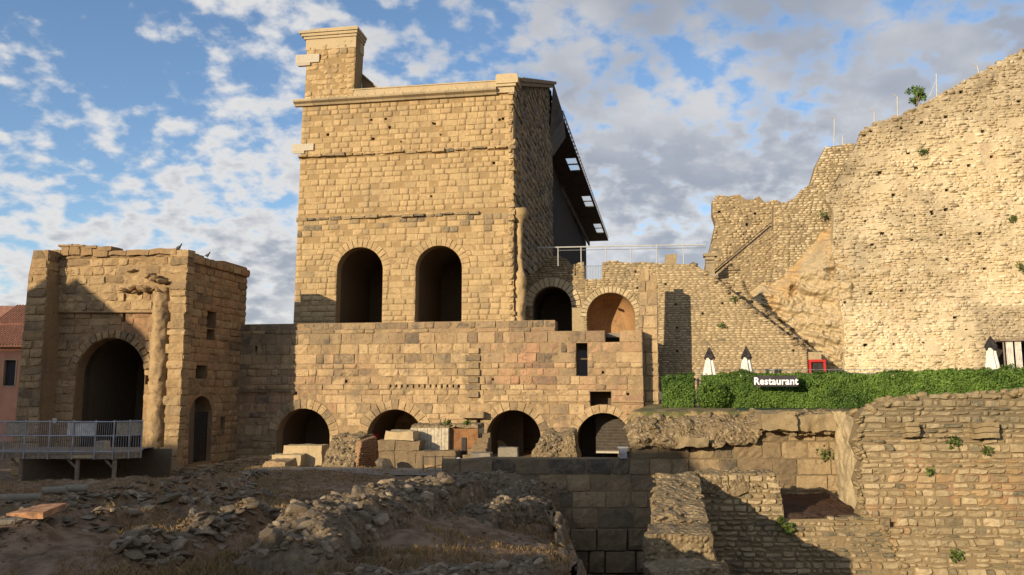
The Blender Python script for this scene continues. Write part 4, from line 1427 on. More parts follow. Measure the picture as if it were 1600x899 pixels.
Q = np.array(lay(o, [va] + vr, .65, 1.5, gap=.012, wv=.5, zlist=zl))
N = len(Q)
up = Q.mean(1)[:, 1] > zmid
V, fs = blocks_mesh(PV, Q, np.where(up, rng.uniform(.42, .52, N), rng.uniform(-.02, .09, N)), .05, np.where(up, .20, .10), (8, 7), freq=.9, jit=.03, back=-.16)
emit(pv, V, fs, tone(Q, PV, .5, .4, greyp=.15, extra=vcol), M['pavilion'], 'stone_block', 250)
prism(PV, PV.px([(76, 489), (77, 404), (130, 400), (180, 394), (290, 394), (292, 489)]), [], .40, -.02).build('upper_bed', M['pavilion'], pv, col=np.array([.35, 0, .1]))
q = va.voussoirs(19)
V, fs = blocks_mesh(PV, q, rng.uniform(.06, .2, 19), .07, .14, (4, 5), back=-.3)
emit(pv, V, fs, tone(q, PV, .4, .3, greyp=.3), M['pavilion'], 'voussoir', 99)
# loose top course
for (x0, x1, y0, y1) in ((84, 104, 393, 405), (104, 117, 388, 402), (117, 134, 387, 401), (134, 152, 388, 402), (152, 176, 391, 403), (100, 122, 384, 388), (122, 140, 385, 389), (140, 160, 386, 391), (160, 182, 387, 394),
                         (177, 205, 394, 401), (205, 240, 392, 401), (240, 284, 390, 400)):
    (ua, z0), (ub, z1) = PV.uz(x0, y1), PV.uz(x1, y0)
    rough_mass('top_stone', [PV.W(*c_) for c_ in ((ua, z0, .75), (ub - .04, z0, .75), (ub - .04, z0, -1.0), (ua, z0, -1.0), (ua, z1, .7), (ub - .04, z1, .7), (ub - .04, z1, -1.0), (ua, z1, -1.0))],
               M['pavilion'], pv, (6, 5, 4), .16, 1.2, True)
# left corner pier standing forward
PL_ = PV.off(1.9)
lo_ = PL_.px([(10, 800), (38, 500), (44, 430), (52, 391), (73, 391), (73, 460), (62, 620), (58, 800)])
prism(PL_, lo_, [], -.04, -2.6).build('pier_bed', M['pavilion'], pv, col=np.array([.3, .05, .2]))
Q = lay(lo_, [], .75, 1.3, gap=.012)
V, fs = blocks_mesh(PL_, Q, rng.uniform(.0, .12, len(Q)), .06, .15, (7, 6), back=-.4, freq=.9)
emit(pv, V, fs, tone(Q, PL_, .45, .35, greyp=.25), M['pavilion'], 'pier_block', 99)
ue_ = PL_.uz(66, 500)[0]
PLS = Pl(PL_.W(ue_ + .05, 0, 0), 90 + TH)
z0, z1 = lo_[0][1], lo_[3][1]
so2_ = [(0.05, z0), (2.4, z0), (2.4, z1), (0.05, z1)]
prism(PLS, so2_, [], .02, -.3).build('pier_side_bed', M['pavilion'], pv, col=np.array([.3, .1, .2]))
Q = lay(so2_, [], .75, 1.2, gap=.03)
V, fs = blocks_mesh(PLS, Q, rng.uniform(.02, .18, len(Q)), .08, .15, (5, 5), back=-.1)
emit(pv, V, fs, tone(Q, PLS, .4, .35, greyp=.25), M['pavilion'], 'pier_block', 99)
# worn half-column and the corner pier on the right
def worn_shaft(name, px, ytop, ybot, r, nfwd, squash=1.0, seed=0):
    u, _ = PV.uz(px, (ytop + ybot) / 2)
    za, zb = PV.uz(px, ybot)[1], PV.uz(px, ytop)[1]
    S, T = np.meshgrid(np.linspace(-.1, pi + .1, 26), np.linspace(0, 1, 90))
    fr_ = np.abs(((T * (zb - za) / 1.25) % 1.0) - .5) * 2
    rr = r * (1 - .16 * sstep(fr_, .86, 1.0) + .06 * (vnoise(np.stack([np.floor(T * (zb - za) / 1.25), T * 0, T * 0], -1)) - .5))
    zz = za + (zb - za) * T
    P = PV.W(u - rr * np.cos(S), zz, rr * squash * np.sin(S) + nfwd)
    P = P + fbm3(P * 1.1 + seed, 4) * .20 + fbm3(P * 3.1 + seed, 2) * .10
    n_ = 26
    i = np.arange(n_ - 1)[None, :] + n_ * np.arange(89)[:, None]
    return mk(name, P.reshape(-1, 3), np.stack([i, i + 1, i + n_ + 1, i + n_], -1).reshape(-1, 4), M['pavilion'], pv, True, col=np.array([.6, 0, .05]))
worn_shaft('worn_half_column', 249, 452, 775, .78, .2, 1.1, 1)
# corner pier: small blocks with gaps
q = []
z = PV.uz(280, 790)[1]
zt_ = PV.uz(280, 398)[1]
while z < zt_:
    h_ = rnd.uniform(.55, .95)
    a_ = PV.uz(264 + rnd.uniform(-2, 5), 600)[0]
    b_ = PV.uz(287, 600)[0] + (.25 + rnd.uniform(-.06, .08))
    q.append([(a_, z), (b_, z), (b_, z + h_ - .03), (a_, z + h_ - .03)])
    z += h_
V, fs = blocks_mesh(PV, q, rng.uniform(.70, .82, len(q)), .05, .16, (9, 8), back=-.3, freq=.9)
emit(pv, V, fs, tone(q, PV, .55, .35, greyp=.1), M['pavilion'], 'corner_block', 99)
MB().pbox(PV, PV.uz(268, 600)[0], PV.uz(287, 600)[0] + .17, q[0][0][1], q[-1][2][1] - .1, -.05, .68).build('corner_bed', M['pavilion'], pv, col=np.array([.35, 0, .1]))
# broken entablature
for k in range(22):
    s_ = rnd.random()
    x = 196 + 76 * s_
    y = rnd.choice((424 + 20 * s_, 455)) + rnd.uniform(-3, 3)
    u, z = PV.uz(x, y)
    r_ = rock(pv, PV.W(u, z, .55 + rnd.uniform(0, .4)), rnd.uniform(.6, 1.2), 'entablature_fragment', mat='pavilion', flat=.7)
# right-hand side
cor = PV.W(PV.uz(290, 600)[0], 0, 0)
VS = Pl(cor, 90 + TH)
LS = 10.2
zt1_ = VS.uz(335, 408)[1]
so3 = [(0.0, o[0][1]), (LS, o[0][1]), (LS, VS.uz(371, 415)[1]), (LS - .2, VS.uz(365, 412)[1]), (LS * .55, zt1_ + .3), (2.2, VS.uz(309, 404)[1]), (2.0, VS.uz(305, 396)[1]), (0.0, VS.uz(296, 394)[1])]
sg = Arch(VS, 295, 331, 619, 723, .5)
sr = [Rect(VS, 323, 487, 338, 513), Rect(VS, 323, 514.5, 336, 533), Rect(VS, 306, 571, 324, 598), Rect(VS, 345, 652, 352, 672)]
prism(VS, so3, [sg.poly()] + [r_.poly() for r_ in sr], -.03, -1.3).build('side_bed', M['pavilion'], pv, col=np.array([.3, .15, .2]))
prism(VS, so3, [], -1.32, -2.0).build('side_core', M['inner'], pv)
Q = np.array(lay(so3, [sg] + sr, .7, 1.3, gap=.012, wv=.5))
N = len(Q)
cc_ = Q.mean(1)
pr = rng.uniform(.0, .1, N) + np.where(cc_[:, 1] > zt1_ - .8, .25, 0)
V, fs = blocks_mesh(VS, Q, pr, .05, .14, (7, 6), back=-.1, freq=.9)
emit(pv, V, fs, tone(Q, VS, .5, .35, greyp=.2, extra=lambda u, z, r, g, b: (r, g + rnd.uniform(0, .45), b)), M['pavilion'], 'side_block', 120)
# lattice gate
gt = thing('lattice_gate', 'dark iron lattice gate in the arched doorway of the pavilion side', 'gate', VS.W(sg.c, sg.z0, -.5))
zg1 = VS.uz(313, 645)[1]
hh = zg1 - sg.z0
for s_ in (-1, 1):
    for k in range(-9, 12):
        t0 = sg.z0 + k * .42
        pts = []
        u0, u1 = sg.c - sg.r, sg.c + sg.r
        za, zb = (t0, t0 + 2 * sg.r * 1.9) if s_ > 0 else (t0 + 2 * sg.r * 1.9, t0)
        # clip to the gate
        pa, pb = np.array([u0, za]), np.array([u1, zb])
        tt = [0.0, 1.0]
        d_ = pb - pa
        for lim, sign in ((sg.z0, 1), (zg1, -1)):
            f0, f1 = sign * (pa[1] - lim), sign * (pb[1] - lim)
            if f0 < 0 and f1 < 0: tt = None; break
            if f0 < 0: tt[0] = max(tt[0], f0 / (f0 - f1))
            if f1 < 0: tt[1] = min(tt[1], f0 / (f0 - f1))
        if tt and tt[1] - tt[0] > .03:
            a_, b_ = pa + d_ * tt[0], pa + d_ * tt[1]
            MB().tube(VS.W(*a_, -.5), VS.W(*b_, -.5), .03, 4).build('bar', M['iron'], gt)
for s_ in (sg.c - sg.r + .05, sg.c + sg.r - .05):
    MB().tube(VS.W(s_, sg.z0, -.5), VS.W(s_, zg1, -.5), .05, 5).build('stile', M['iron'], gt)
MB().tube(VS.W(sg.c - sg.r, zg1, -.5), VS.W(sg.c + sg.r, zg1, -.5), .05, 5).build('head_rail', M['iron'], gt)
# roof and the other walls that close the pavilion
zr = PV.uz(180, 410)[1]
ua, ub = PV.uz(75, 600)[0], PV.uz(288, 600)[0]
MB().pbox(PV, ua, ub - .1, zr - .6, zr, -9.9, -2.05).build('roof_slab', M['inner'], pv)
MB().pbox(PV, ua, ua + 1.2, o[0][1], zr - .65, -9.9, -2.05).build('back_wall', M['pavilion'], pv, col=np.array([.3, 0, .2]))
# pale arched doorway glimpsed inside; sunlight on its edge painted as an orange jamb
D_ = PV.off(-5.0)
(ua, za), (ub, zb) = D_.uz(131, 672), D_.uz(137, 640)
MB().pbox(D_, ua, ub, za, zb, -.2, .2).build('sun_tinted_jamb', M['orange_wood'], pv)
(ua, za), (ub, zb) = D_.uz(137.5, 641), D_.uz(149, 633)
MB().pbox(D_, ua - .3, ub, za, zb, -.25, .25).build('inner_lintel', M['white_stone'], pv)

# pigeons on the pavilion
for (x, y, lb) in ((283, 391, 'small grey pigeon perched on the front top corner of the pavilion'), (329, 402.5, 'small grey pigeon perched on the rear top of the pavilion')):
    pl_ = PV if x < 300 else VS
    u, z = pl_.uz(x, y)
    b0 = pl_.W(u, z, .3 if x < 300 else -.3)
    bd = thing('pigeon', lb, 'bird', b0, 'pigeons on the pavilion')
    S, T = np.meshgrid(np.linspace(0, 2 * pi, 13), np.linspace(0, 1, 14))
    prof = np.interp(T, [0, .08, .25, .5, .68, .76, .86, .95, 1], [.0, .05, .10, .15, .13, .07, .085, .06, .0])
    ax = np.stack([T * .55 - .3, T * 0, .18 + .28 * sstep(T, .55, .95) + .05 * T], -1)
    P = ax + np.stack([-.25 * prof * np.sin(S) * sstep(T, .5, .8), prof * np.cos(S), prof * np.sin(S)], -1)
    i = np.arange(12)[None, :] + 13 * np.arange(13)[:, None]
    mk('body', (P + b0).reshape(-1, 3), np.stack([i, i + 1, i + 14, i + 13], -1).reshape(-1, 4), M['bird'], bd, True)
    for s_ in (-.05, .05):
        MB().tube(b0 + (0, s_, -.05), b0 + (0.02, s_, .12), .015, 5).build('leg', M['bird'], bd)

# ------------------------------------------------------------------ house behind, far left
HP = Pl.at(20, 96, -2)
(u0, zb0), (u1, zt0_) = HP.uz(-130, 700), HP.uz(60, 545)
hs_ = thing('town_house', 'pink rendered house with red tiled roof, behind the pavilion at the left edge', 'house', HP.W((u0 + u1) / 2, .5, -4))
zev = HP.uz(20, 542)[1]
w1 = Rect(HP, 6, 563, 24, 603)
prism(HP, [(u0, .5), (u1, .5), (u1, zev), (u0, zev)], [w1.poly()], 0, -.5).build('wall', M['pink_wall'], hs_)
MB().pbox(HP, u0, u1, .5, zev, -9, -.55).build('wall_core', M['pink_wall'], hs_)
wn_ = MB().pbox(HP, w1.u0, w1.u1, w1.z0, w1.z1, -.4, -.35).build('window', M['window_dark'], hs_)
mb = MB()
for (a_, b_, c_, d_) in ((w1.u0 - .14, w1.u0, w1.z0 - .14, w1.z1 + .14), (w1.u1, w1.u1 + .14, w1.z0 - .14, w1.z1 + .14), (w1.u0, w1.u1, w1.z1, w1.z1 + .14), (w1.u0, w1.u1, w1.z0 - .14, w1.z0)):
    mb.pbox(HP, a_, b_, c_, d_, -.05, .06)
mb.build('window_frame', M['trim'], wn_)
# two tiled slopes
for (ya, yb, na, nb, nm) in ((540, 508, .8, -4.5, 'lower_roof'), (507, 478, -4.4, -9.0, 'upper_roof')):
    za, zb = HP.off(na).uz(0, ya)[1], HP.off(nb).uz(0, yb)[1]
    rf = mk(nm, [HP.W(u0, za, na), HP.W(u1, za, na), HP.W(u1, zb, nb), HP.W(u0, zb, nb), HP.W(u0, za - .2, na), HP.W(u1, za - .2, na), HP.W(u1, zb - .2, nb), HP.W(u0, zb - .2, nb)],
            [(0, 1, 2, 3), (7, 6, 5, 4), (0, 4, 5, 1), (1, 5, 6, 2), (2, 6, 7, 3), (3, 7, 4, 0)], M['tile'], hs_)
    nt = int((u1 - u0) / .36)
    for k in range(nt):
        uu = u0 + (k + .5) * .36
        if not -60 < 800 + 1259 * HP.W(uu, 0, 0)[0] / HP.W(uu, 0, 0)[1] < 70: continue
        for j in range(9):
            f0, f1 = j / 9, (j + 1.12) / 9
            a_ = HP.W(uu, za + (zb - za) * f0 + .04 + .03, na + (nb - na) * f0)
            b_ = HP.W(uu, za + (zb - za) * f1 + .04, na + (nb - na) * f1)
            MB().tube(a_, b_, .13, 6, .105).build('roof_tile', M['tile'], rf)

# ================================================================== WALKWAY
WK = Pl.at(100, 60, -3)
zdk = WK.uz(80, 708)[1]
ztop = WK.uz(80, 659)[1]
zmidr = WK.uz(80, 681)[1]
ue, ul_ = WK.uz(178, 700)[0], WK.uz(-40, 700)[0]
wk = thing('walkway', 'grey metal walkway with tall barred railing in front of the pavilion arch', 'walkway', WK.W((ue + ul_) / 2, .2, -2))
WK2 = Pl(WK.W(ue, 0, 0), 42)                                    # the deck turns back towards the pier
L2 = WK2.uz(221, 690)[0]
MB().pbox(WK, ul_, ue, zdk - .1, zdk, -6.0, .1).build('deck', M['wood'], wk)
mb = MB().hexa([WK.W(ue, zdk - .1, .1), WK2.W(L2, zdk - .1, .1), WK2.W(L2, zdk - .1, -2.0) + (0, 2, 0), WK.W(ue, zdk - .1, -6), WK.W(ue, zdk - .003, .1), WK2.W(L2, zdk - .003, .1), WK2.W(L2, zdk - .003, -2.0) + (0, 2, 0), WK.W(ue, zdk - .003, -6)])
mb.build('deck', M['wood'], wk)
MB().pbox(WK, ul_, ue, zdk - .42, zdk - .11, -.15, .08).build('edge_beam', M['wood'], wk)
MB().pbox(WK2, .02, L2, zdk - .42, zdk - .11, -.15, .08).build('edge_beam', M['wood'], wk)
MB().pbox(WK, WK.uz(114, 700)[0], WK.uz(148, 700)[0], zdk - .34, zdk - .14, .085, .11).build('pale_board', M['trim'], wk)
for (pl, ua, ub, posts) in ((WK, ul_, ue, [WK.uz(x, 690)[0] for x in (-30, 8, 40, 78, 115, 150)] + [ue]), (WK2, 0, L2, [L2 * .52, L2 * .98])):
    for u in posts:
        MB().tube(pl.W(u, zdk - .45, .12), pl.W(u, ztop + .12, .12), .06, 6).build('post', M['steel'], wk)
    for z, r_ in ((ztop, .05), (zmidr, .045), (zdk + .12, .04)):
        MB().tube(pl.W(ua, z, .12), pl.W(ub, z, .12), r_, 6).build('rail', M['steel'], wk)
    nb = int((ub - ua) / .16)
    for k in range(nb):
        u = ua + (k + .5) * (ub - ua) / nb
        MB().tube(pl.W(u, zdk + .1, .10), pl.W(u, ztop + .1 * (pl is WK2), .10), .017, 4).build('baluster', M['steel'], wk)
for (x0, x1, mt) in ((13, 44, M['concrete']), (106, 115, M['white']), (117, 149, M['white'])):
    a_, b_ = WK.uz(x0, 670)[0], WK.uz(x1, 670)[0]
    MB().pbox(WK, a_, b_, zmidr + .05, ztop - .06, -.02, .05).build('banner', mt, wk)
for (a_, b_) in ((.1, L2 * .5), (L2 * .55, L2 * .95)):
    MB().pbox(WK2, a_, b_, zmidr + .05, ztop - .06, -.02, .05).build('banner', M['concrete'], wk)
MB().pbox(WK, WK.uz(85, 660)[0], WK.uz(91, 660)[0], ztop - .1, ztop + .25, .2, .24).build('small_notice', M['whitesteel'], wk)
MB().pbox(WK, ul_, ue + 1.5, -.3, zdk - .12, -6.0, -5.8).build('dark_back_wall', M['inner'], wk)
for x in (30, 118, 176):
    p = WK.W(WK.uz(x, 720)[0], 0, -.3)
    MB().tube((p[0], p[1], 0.0), (p[0], p[1], zdk - .1), .16, 8).build('support_post', M['wood'], wk)
    MB().tube((p[0], p[1], zdk - 1.2), (p[0] - .9, p[1], zdk - .3), .09, 6).build('brace', M['wood'], wk)
MB().pbox(WK, WK.uz(130, 700)[0], WK.uz(144, 700)[0], zdk + .0, zdk + .75, -2.4, -1.6).build('crate_stack', M['concrete'], wk)

# ================================================================== TERRACE, RESTAURANT
ZT = 6.45
te = [at(985, 605, 51.2)[:2], at(1345, 605, 51.2)[:2], at(1385, 605, 44.2)[:2], at(1800, 605, 42.8)[:2], (70, 100), (13.2, 100), (13.2, 76)]
te = [(float(a_), float(b_)) for a_, b_ in te]
n_ = len(te)
mk('terrace', [(*p, -4.5) for p in te] + [(*p, ZT) for p in te], [tuple(range(n_))[::-1], tuple(range(n_, 2 * n_))] + [(i, (i + 1) % n_, n_ + (i + 1) % n_, n_ + i) for i in range(n_)], M['terrace'])
tag(bpy.data.objects['terrace'], kind='structure')
a_, b_, c_, d_ = atz(1150, 634, ZT), atz(1335, 630, ZT), atz(1340, 637, ZT), atz(1150, 642, ZT)
mk('turf_mat', [p + (0, 0, .02) for p in (d_, c_, b_, a_)] + [p + (0, 0, .004) for p in (d_, c_, b_, a_)], [(0, 1, 2, 3), (7, 6, 5, 4), (0, 4, 5, 1), (1, 5, 6, 2), (2, 6, 7, 3), (3, 7, 4, 0)], M['turf_mat'])
tag(bpy.data.objects['turf_mat'], 'dark green turf mat spread before the hedge', 'mat')


def leaves(name, pts, nrm, size, mat, parent, colr=(.0, 1.0), kind=None, tn=None):
    """one leaf card per point"""
    N = len(pts)
    t = np.cross(nrm, rng.normal(size=(N, 3)))
    t /= np.linalg.norm(t, axis=1)[:, None] + 1e-9
    b = np.cross(nrm, t)
    s = size * rng.uniform(.6, 1.3, (N, 1))
    V = np.stack([pts - t * s, pts - b * s * .55, pts + t * s, pts + b * s * .55], 1).reshape(-1, 3)
    f = np.arange(4 * N).reshape(-1, 4)
    cv = rng.uniform(*colr, N) if tn is None else np.clip(tn + rng.uniform(-.35, .35, N), 0, 1)
    c = np.repeat(np.stack([cv] * 3, 1), 4, axis=0)
    return mk(name, V, f, mat, parent, False, c, kind)


def hedge(label, path, h, th, dens, bushy=0.0):
    """path: list of (x, y) along the front foot, h: list of heights"""
    path = np.array(path)
    seg = np.linalg.norm(np.diff(path, axis=0), axis=1)
    cum = np.concatenate([[0], np.cumsum(seg)])
    L = cum[-1]
    hd = thing('hedge', label, 'hedge', (*path.mean(0), ZT))
    N = int(L * dens)
    s = rng.uniform(0, L, N)
    x = np.interp(s, cum, path[:, 0])
    y = np.interp(s, cum, path[:, 1])
    hh = np.interp(s, cum, h) + .20 * fbm(np.stack([s * .6, s * 0, s * 0], -1), 4)
    e = np.gradient(path, axis=0)[0]
    e = e / np.linalg.norm(e)
    n = np.array([e[1], -e[0]])
    face = rng.random(N)
    z = rng.uniform(0, 1, N)
    d = np.zeros(N)
    front = face < .62
    top = (face >= .62) & (face < .90)
    bk = face >= .90
    z = np.where(top, 1.0, z)
    d = np.where(top, rng.uniform(0, 1, N), np.where(bk, 1.0, 0.0)) * th
    bump = .50 * fbm(np.stack([s * 1.3, z * hh * 1.5, d], -1), 4) + rng.uniform(-.16, .12, N) + np.where(rng.random(N) < .03, .2, 0)
    P = np.stack([x - n[0] * d + n[0] * np.where(front, bump, -.2 * bump * bk), y - n[1] * d + n[1] * np.where(front, bump, 0), ZT + z * hh + np.where(top, bump * .8, 0)], -1)
    nr = np.where(front[:, None], np.array([n[0], n[1], .25]), np.where(top[:, None], np.array([0, 0, 1.0]), np.array([-n[0], -n[1], .2]))) + rng.normal(size=(N, 3)) * .55
    nr /= np.linalg.norm(nr, axis=1)[:, None]
    tn = np.clip(.45 + .55 * fbm(P * .55, 3) + .3 * (vnoise(P * 2.2) - .5), 0, 1)
    leaves('foliage', P, nr, .085, M['leaf'], hd, kind='stuff', tn=tn)
    # dark woody mass inside
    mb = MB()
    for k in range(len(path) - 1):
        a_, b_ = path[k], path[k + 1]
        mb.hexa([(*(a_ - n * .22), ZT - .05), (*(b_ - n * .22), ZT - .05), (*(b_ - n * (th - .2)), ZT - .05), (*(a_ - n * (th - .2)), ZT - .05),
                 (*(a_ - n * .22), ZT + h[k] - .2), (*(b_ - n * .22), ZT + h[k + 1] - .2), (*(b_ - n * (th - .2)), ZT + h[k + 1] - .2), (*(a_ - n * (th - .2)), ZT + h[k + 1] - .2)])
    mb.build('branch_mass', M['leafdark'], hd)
    return hd


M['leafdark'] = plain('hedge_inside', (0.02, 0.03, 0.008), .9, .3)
hp = lambda x, Y: at(x, 605, Y)[:2]
hedge('short clipped hedge beside the stone pillar, left of the gap', [hp(1034, 62), hp(1084, 61.3)], [2.45, 2.45], 1.4, 2000)
hedge('long clipped green hedge carrying the restaurant sign', [hp(1096, 61), hp(1240, 59.5), hp(1420, 57.5), hp(1700, 54)], [2.45, 2.5, 2.55, 2.85], 1.5, 2000)
# loose bush end of the long hedge
bs = thing('overgrown_shrub', 'shaggy green shrub spilling out of the hedge near the gap', 'shrub', (*hp(1112, 59.8), ZT))
N = 3800
u = rng.normal(size=(N, 3))
u /= np.linalg.norm(u, axis=1)[:, None]
c0 = np.array([*hp(1112, 60.1), ZT + .95])
P = c0 + u * np.array([1.25, .8, 1.15]) * (rng.uniform(.55, 1.05, (N, 1)) + .2 * fbm(u * 2.5, 2)[:, None])
leaves('foliage', P, u * .6 + rng.normal(size=(N, 3)) * .5, .085, M['leaf'], bs, kind='stuff')
MB().tube((*hp(1112, 60.1), ZT - .1), (*hp(1112, 60.1), ZT + 1.0), .08, 6).build('stem', M['wood'], bs)
# gap post
p = hp(1091, 61)
gpst = MB().tube((*p, ZT), (*p, ZT + 2.2), .09, 6).tube((p[0] - .4, p[1], ZT + 2.15), (p[0] + .35, p[1] - .1, ZT + 1.95), .05, 5).build('gate_post', M['iron'])
tag(gpst, 'dark post with a short arm in the gap between the two hedges', 'post')
# sign
SG = Pl(hp(1180, 59.0), math.degrees(math.atan2(hp(1243, 58.3)[1] - hp(1180, 59.0)[1], hp(1243, 58.3)[0] - hp(1180, 59.0)[0])))
(ua, za), (ub, zb) = SG.uz(1178, 604), SG.uz(1245, 587.5)
sg_ = thing('restaurant_sign', 'dark board with white Restaurant lettering fixed to the hedge front', 'sign', SG.W((ua + ub) / 2, za, 0))
MB().pbox(SG, ua, ub, za, zb, -.15, .48).build('board', M['sign_board'], sg_)
tx = bpy.data.curves.new('lettering', 'FONT')
tx.body = 'Restaurant'
tx.size = 0.72
tx.extrude = .02
tx.offset = .016
tx.align_x = 'CENTER'
tx.space_character = 1.04
to = bpy.data.objects.new('lettering', tx)
tx.materials.append(M['letters'])
_link(to, sg_, SG.W((ua + ub) / 2, za + .14, .52))
to.rotation_euler = (pi / 2, 0, R(SG.ang))
to.scale = (0.93, 1, 1)
bpy.context.view_layer.update()
me_ = bpy.data.meshes.new_from_object(to.evaluated_get(bpy.context.evaluated_depsgraph_get()))
tm = bpy.data.objects.new('letters', me_)
COL.objects.link(tm)
tm.parent = sg_
tm.location, tm.rotation_euler, tm.scale = to.location, to.rotation_euler, to.scale
bpy.data.objects.remove(to)


def parasol(label, px, ytop, Y, hgt):
    x, y = at(px, 605, Y)[:2]
    zt = at(px, ytop, Y)[2]
    ps = thing('parasol', label, 'parasol', (x, y, ZT), 'closed parasols on the restaurant terrace')
    MB().tube((x, y, ZT), (x, y, zt), .035, 8).build('pole', M['wood'], ps)
    MB().box((x - .35, y - .35, ZT), (x + .35, y + .35, ZT + .1)).build('base', M['iron'], ps)
    S, T = np.meshgrid(np.linspace(0, 2 * pi, 49), np.linspace(0, 1, 22))
    fold = 1 + .26 * np.sin(S * 7 + T * 2.2) + .10 * np.sin(S * 3 + 1 + px)
    r = np.interp(T, [0, .3, .75, 1], [.52, .44, .30, .24]) * fold
    z = zt - .75 - (1 - T) * (hgt - .75)
    P = np.stack([x + r * np.cos(S), y + r * np.sin(S), z], -1)
    i = np.arange(48)[None, :] + 49 * np.arange(21)[:, None]
    mk('canopy', P.reshape(-1, 3), np.stack([i, i + 1, i + 50, i + 49], -1).reshape(-1, 4), M['white'], ps, True)
    T2 = T
    r = np.interp(T2, [0, .12, .4, 1], [.40, .47, .33, .0]) * (1 + .13 * np.sin(S * 4))
    z = zt - 1.02 + T2 * 1.06 - .12 * np.cos(S * 4) * (1 - T2)
    P = np.stack([x + r * np.cos(S), y + r * np.sin(S), z], -1)
    mk('cover', P.reshape(-1, 3), np.stack([i, i + 1, i + 50, i + 49], -1).reshape(-1, 4), M['dark_cloth'], ps, True)
parasol('closed white parasol with dark tip, leftmost of the two before the stair wall', 1110, 542, 68, 2.9)
parasol('closed white parasol with dark tip, right of the two before the stair wall', 1168, 541, 67.5, 2.9)
parasol('closed white parasol with large dark cover by the white curtains', 1553, 525, 62, 3.2)

# thin terrace railing, equipment boxes, red door
TRL = Pl.at(1200, 70, -9)
g = thing('terrace_railing', 'thin metal railing running behind the hedge below the stair wall', 'railing', TRL.W(0, ZT, 0))
zr_, zr2 = TRL.uz(1200, 578)[1], TRL.uz(1200, 584)[1]
ua, ub = TRL.uz(1088, 580)[0], TRL.uz(1400, 580)[0]
for z in (zr_, zr2):
    MB().tube(TRL.W(ua, z, 0), TRL.W(ub, z, 0), .025, 5).build('rail', M['steel'], g)
for k in range(32):
    u = ua + (ub - ua) * (k + .5) / 32
    MB().tube(TRL.W(u, ZT, 0), TRL.W(u, zr_, 0), .02, 5).build('post', M['steel'], g)
for k, (x0, x1, mt, lb) in enumerate(((1199, 1211, 'concrete', 'grey equipment box on the terrace, left of the dark boxes'), (1212, 1217, 'iron', 'small dark box on the terrace, next to the grey box'), (1219, 1222, 'iron', 'narrow dark box on the terrace, right of its neighbour'))):
    (a_, z0), (b_, z1) = TRL.uz(x0, 590), TRL.uz(x1, 577.5)
    mb = MB().pbox(TRL, a_, b_, ZT, z1, -.8, -.3)
    mb.pbox(TRL, a_ - .03, b_ + .03, z1 + .003, z1 + .05, -.83, -.27)
    tag(mb.build('equipment_box', M[mt]), lb, 'box', 'boxes on the terrace')
DR = Pl.at(1277, 78, -12)
(ua, z0), (ub, z1) = DR.uz(1265, 600), DR.uz(1290, 566)
d = thing('red_doorway', 'red framed doorway of a low shed at the foot of the stairs', 'doorway', DR.W((ua + ub) / 2, ZT, -.5))
MB().pbox(DR, ua, ua + .22, ZT, z1, -.3, .1).build('jamb', M['red'], d)
MB().pbox(DR, ub - .22, ub, ZT, z1, -.3, .1).build('jamb', M['red'], d)
MB().pbox(DR, ua, ub, z1 + .003, z1 + .25, -.3, .12).build('lintel', M['red'], d)
MB().pbox(DR, ua + .22, ub - .22, ZT, z1, -.25, -.2).build('door', M['iron'], d)
(ua2, _), (ub2, _) = DR.uz(1255, 600), DR.uz(1300, 600)
MB().pbox(DR, ua2, ub2 - .8, ZT, z1 + 1.0, -3, -.32).build('shed_wall', M['ruin'], d, col=np.array([.4, 0, .2]))

# curtained shelter at the right edge
CT = Pl.at(1585, 63, -14)
(ua, z0), (ub, z1) = CT.uz(1571, 580), CT.uz(1680, 532)
c = thing('curtained_shelter', 'terrace shelter with white curtains and a thin flat roof at the right edge', 'shelter', CT.W((ua + ub) / 2, ZT, -1.5))
MB().pbox(CT, ua - .3, ub, z1, z1 + .18, -3.2, .3).build('roof', M['wood'], c)
for u in (ua, (ua + ub) / 2, ub - .1):
    MB().tube(CT.W(u, ZT, 0), CT.W(u, z1, 0), .06, 6).build('post', M['wood'], c)
for (x0, x1) in ((1573, 1584), (1587, 1597)):
    a_, b_ = CT.uz(x0, 560)[0], CT.uz(x1, 560)[0]
    def cur(S, T, a_=a_, b_=b_):
        return CT.W(a_ + (b_ - a_) * S, ZT + .3 + (z1 - ZT - .3) * T, .0 + .09 * np.sin(S * 28) * (1.1 - .4 * T))
    grid_patch('curtain', cur, 50, 6, M['white'], c)
MB().tube(CT.W(ua, ZT + 1.7, .1), CT.W(ub, ZT + 2.0, .1), .03, 5).build('rail', M['iron'], c)
MB().pbox(CT, ua, ub, ZT, z1, -3.2, -3.1).build('back_panel', M['dark_cloth'], c)

# ================================================================== FOREGROUND WALLS ON THE RIGHT
RS = Pl.at(1000, 50, 0)
fo = [(690, 930), (690, 722), (760, 716), (985, 717), (990, 690), (1060, 692), (1180, 690), (1184, 672), (1345, 668), (1345, 930)]
o = RS.px(fo)
rs = thing('footing_wall', 'massive shaded wall of huge squared blocks above the deep cut', 'wall', RS.W((o[0][0] + o[-1][0]) / 2, -4.5, -1))
prism(RS, o, [], -.03, -1.0).build('wall_bed', M['front_bed'], rs, col=np.array([.3, 0, .3]))
zl = [o[0][1]]
ztop_ = RS.uz(900, 717)[1]
ys_ = [930, 895, 860, 826, 794, 768, 742, 717, 690, 668]
zl = [RS.uz(900, y)[1] for y in ys_]
Q = np.array(lay(o, [], 1, 1.55, wv=.4, gap=.015, zlist=zl))
N = len(Q)
pr = rng.uniform(.0, .07, N)
pr = np.where(Q.mean(1)[:, 1] < RS.uz(900, 826)[1], pr + .25, pr)


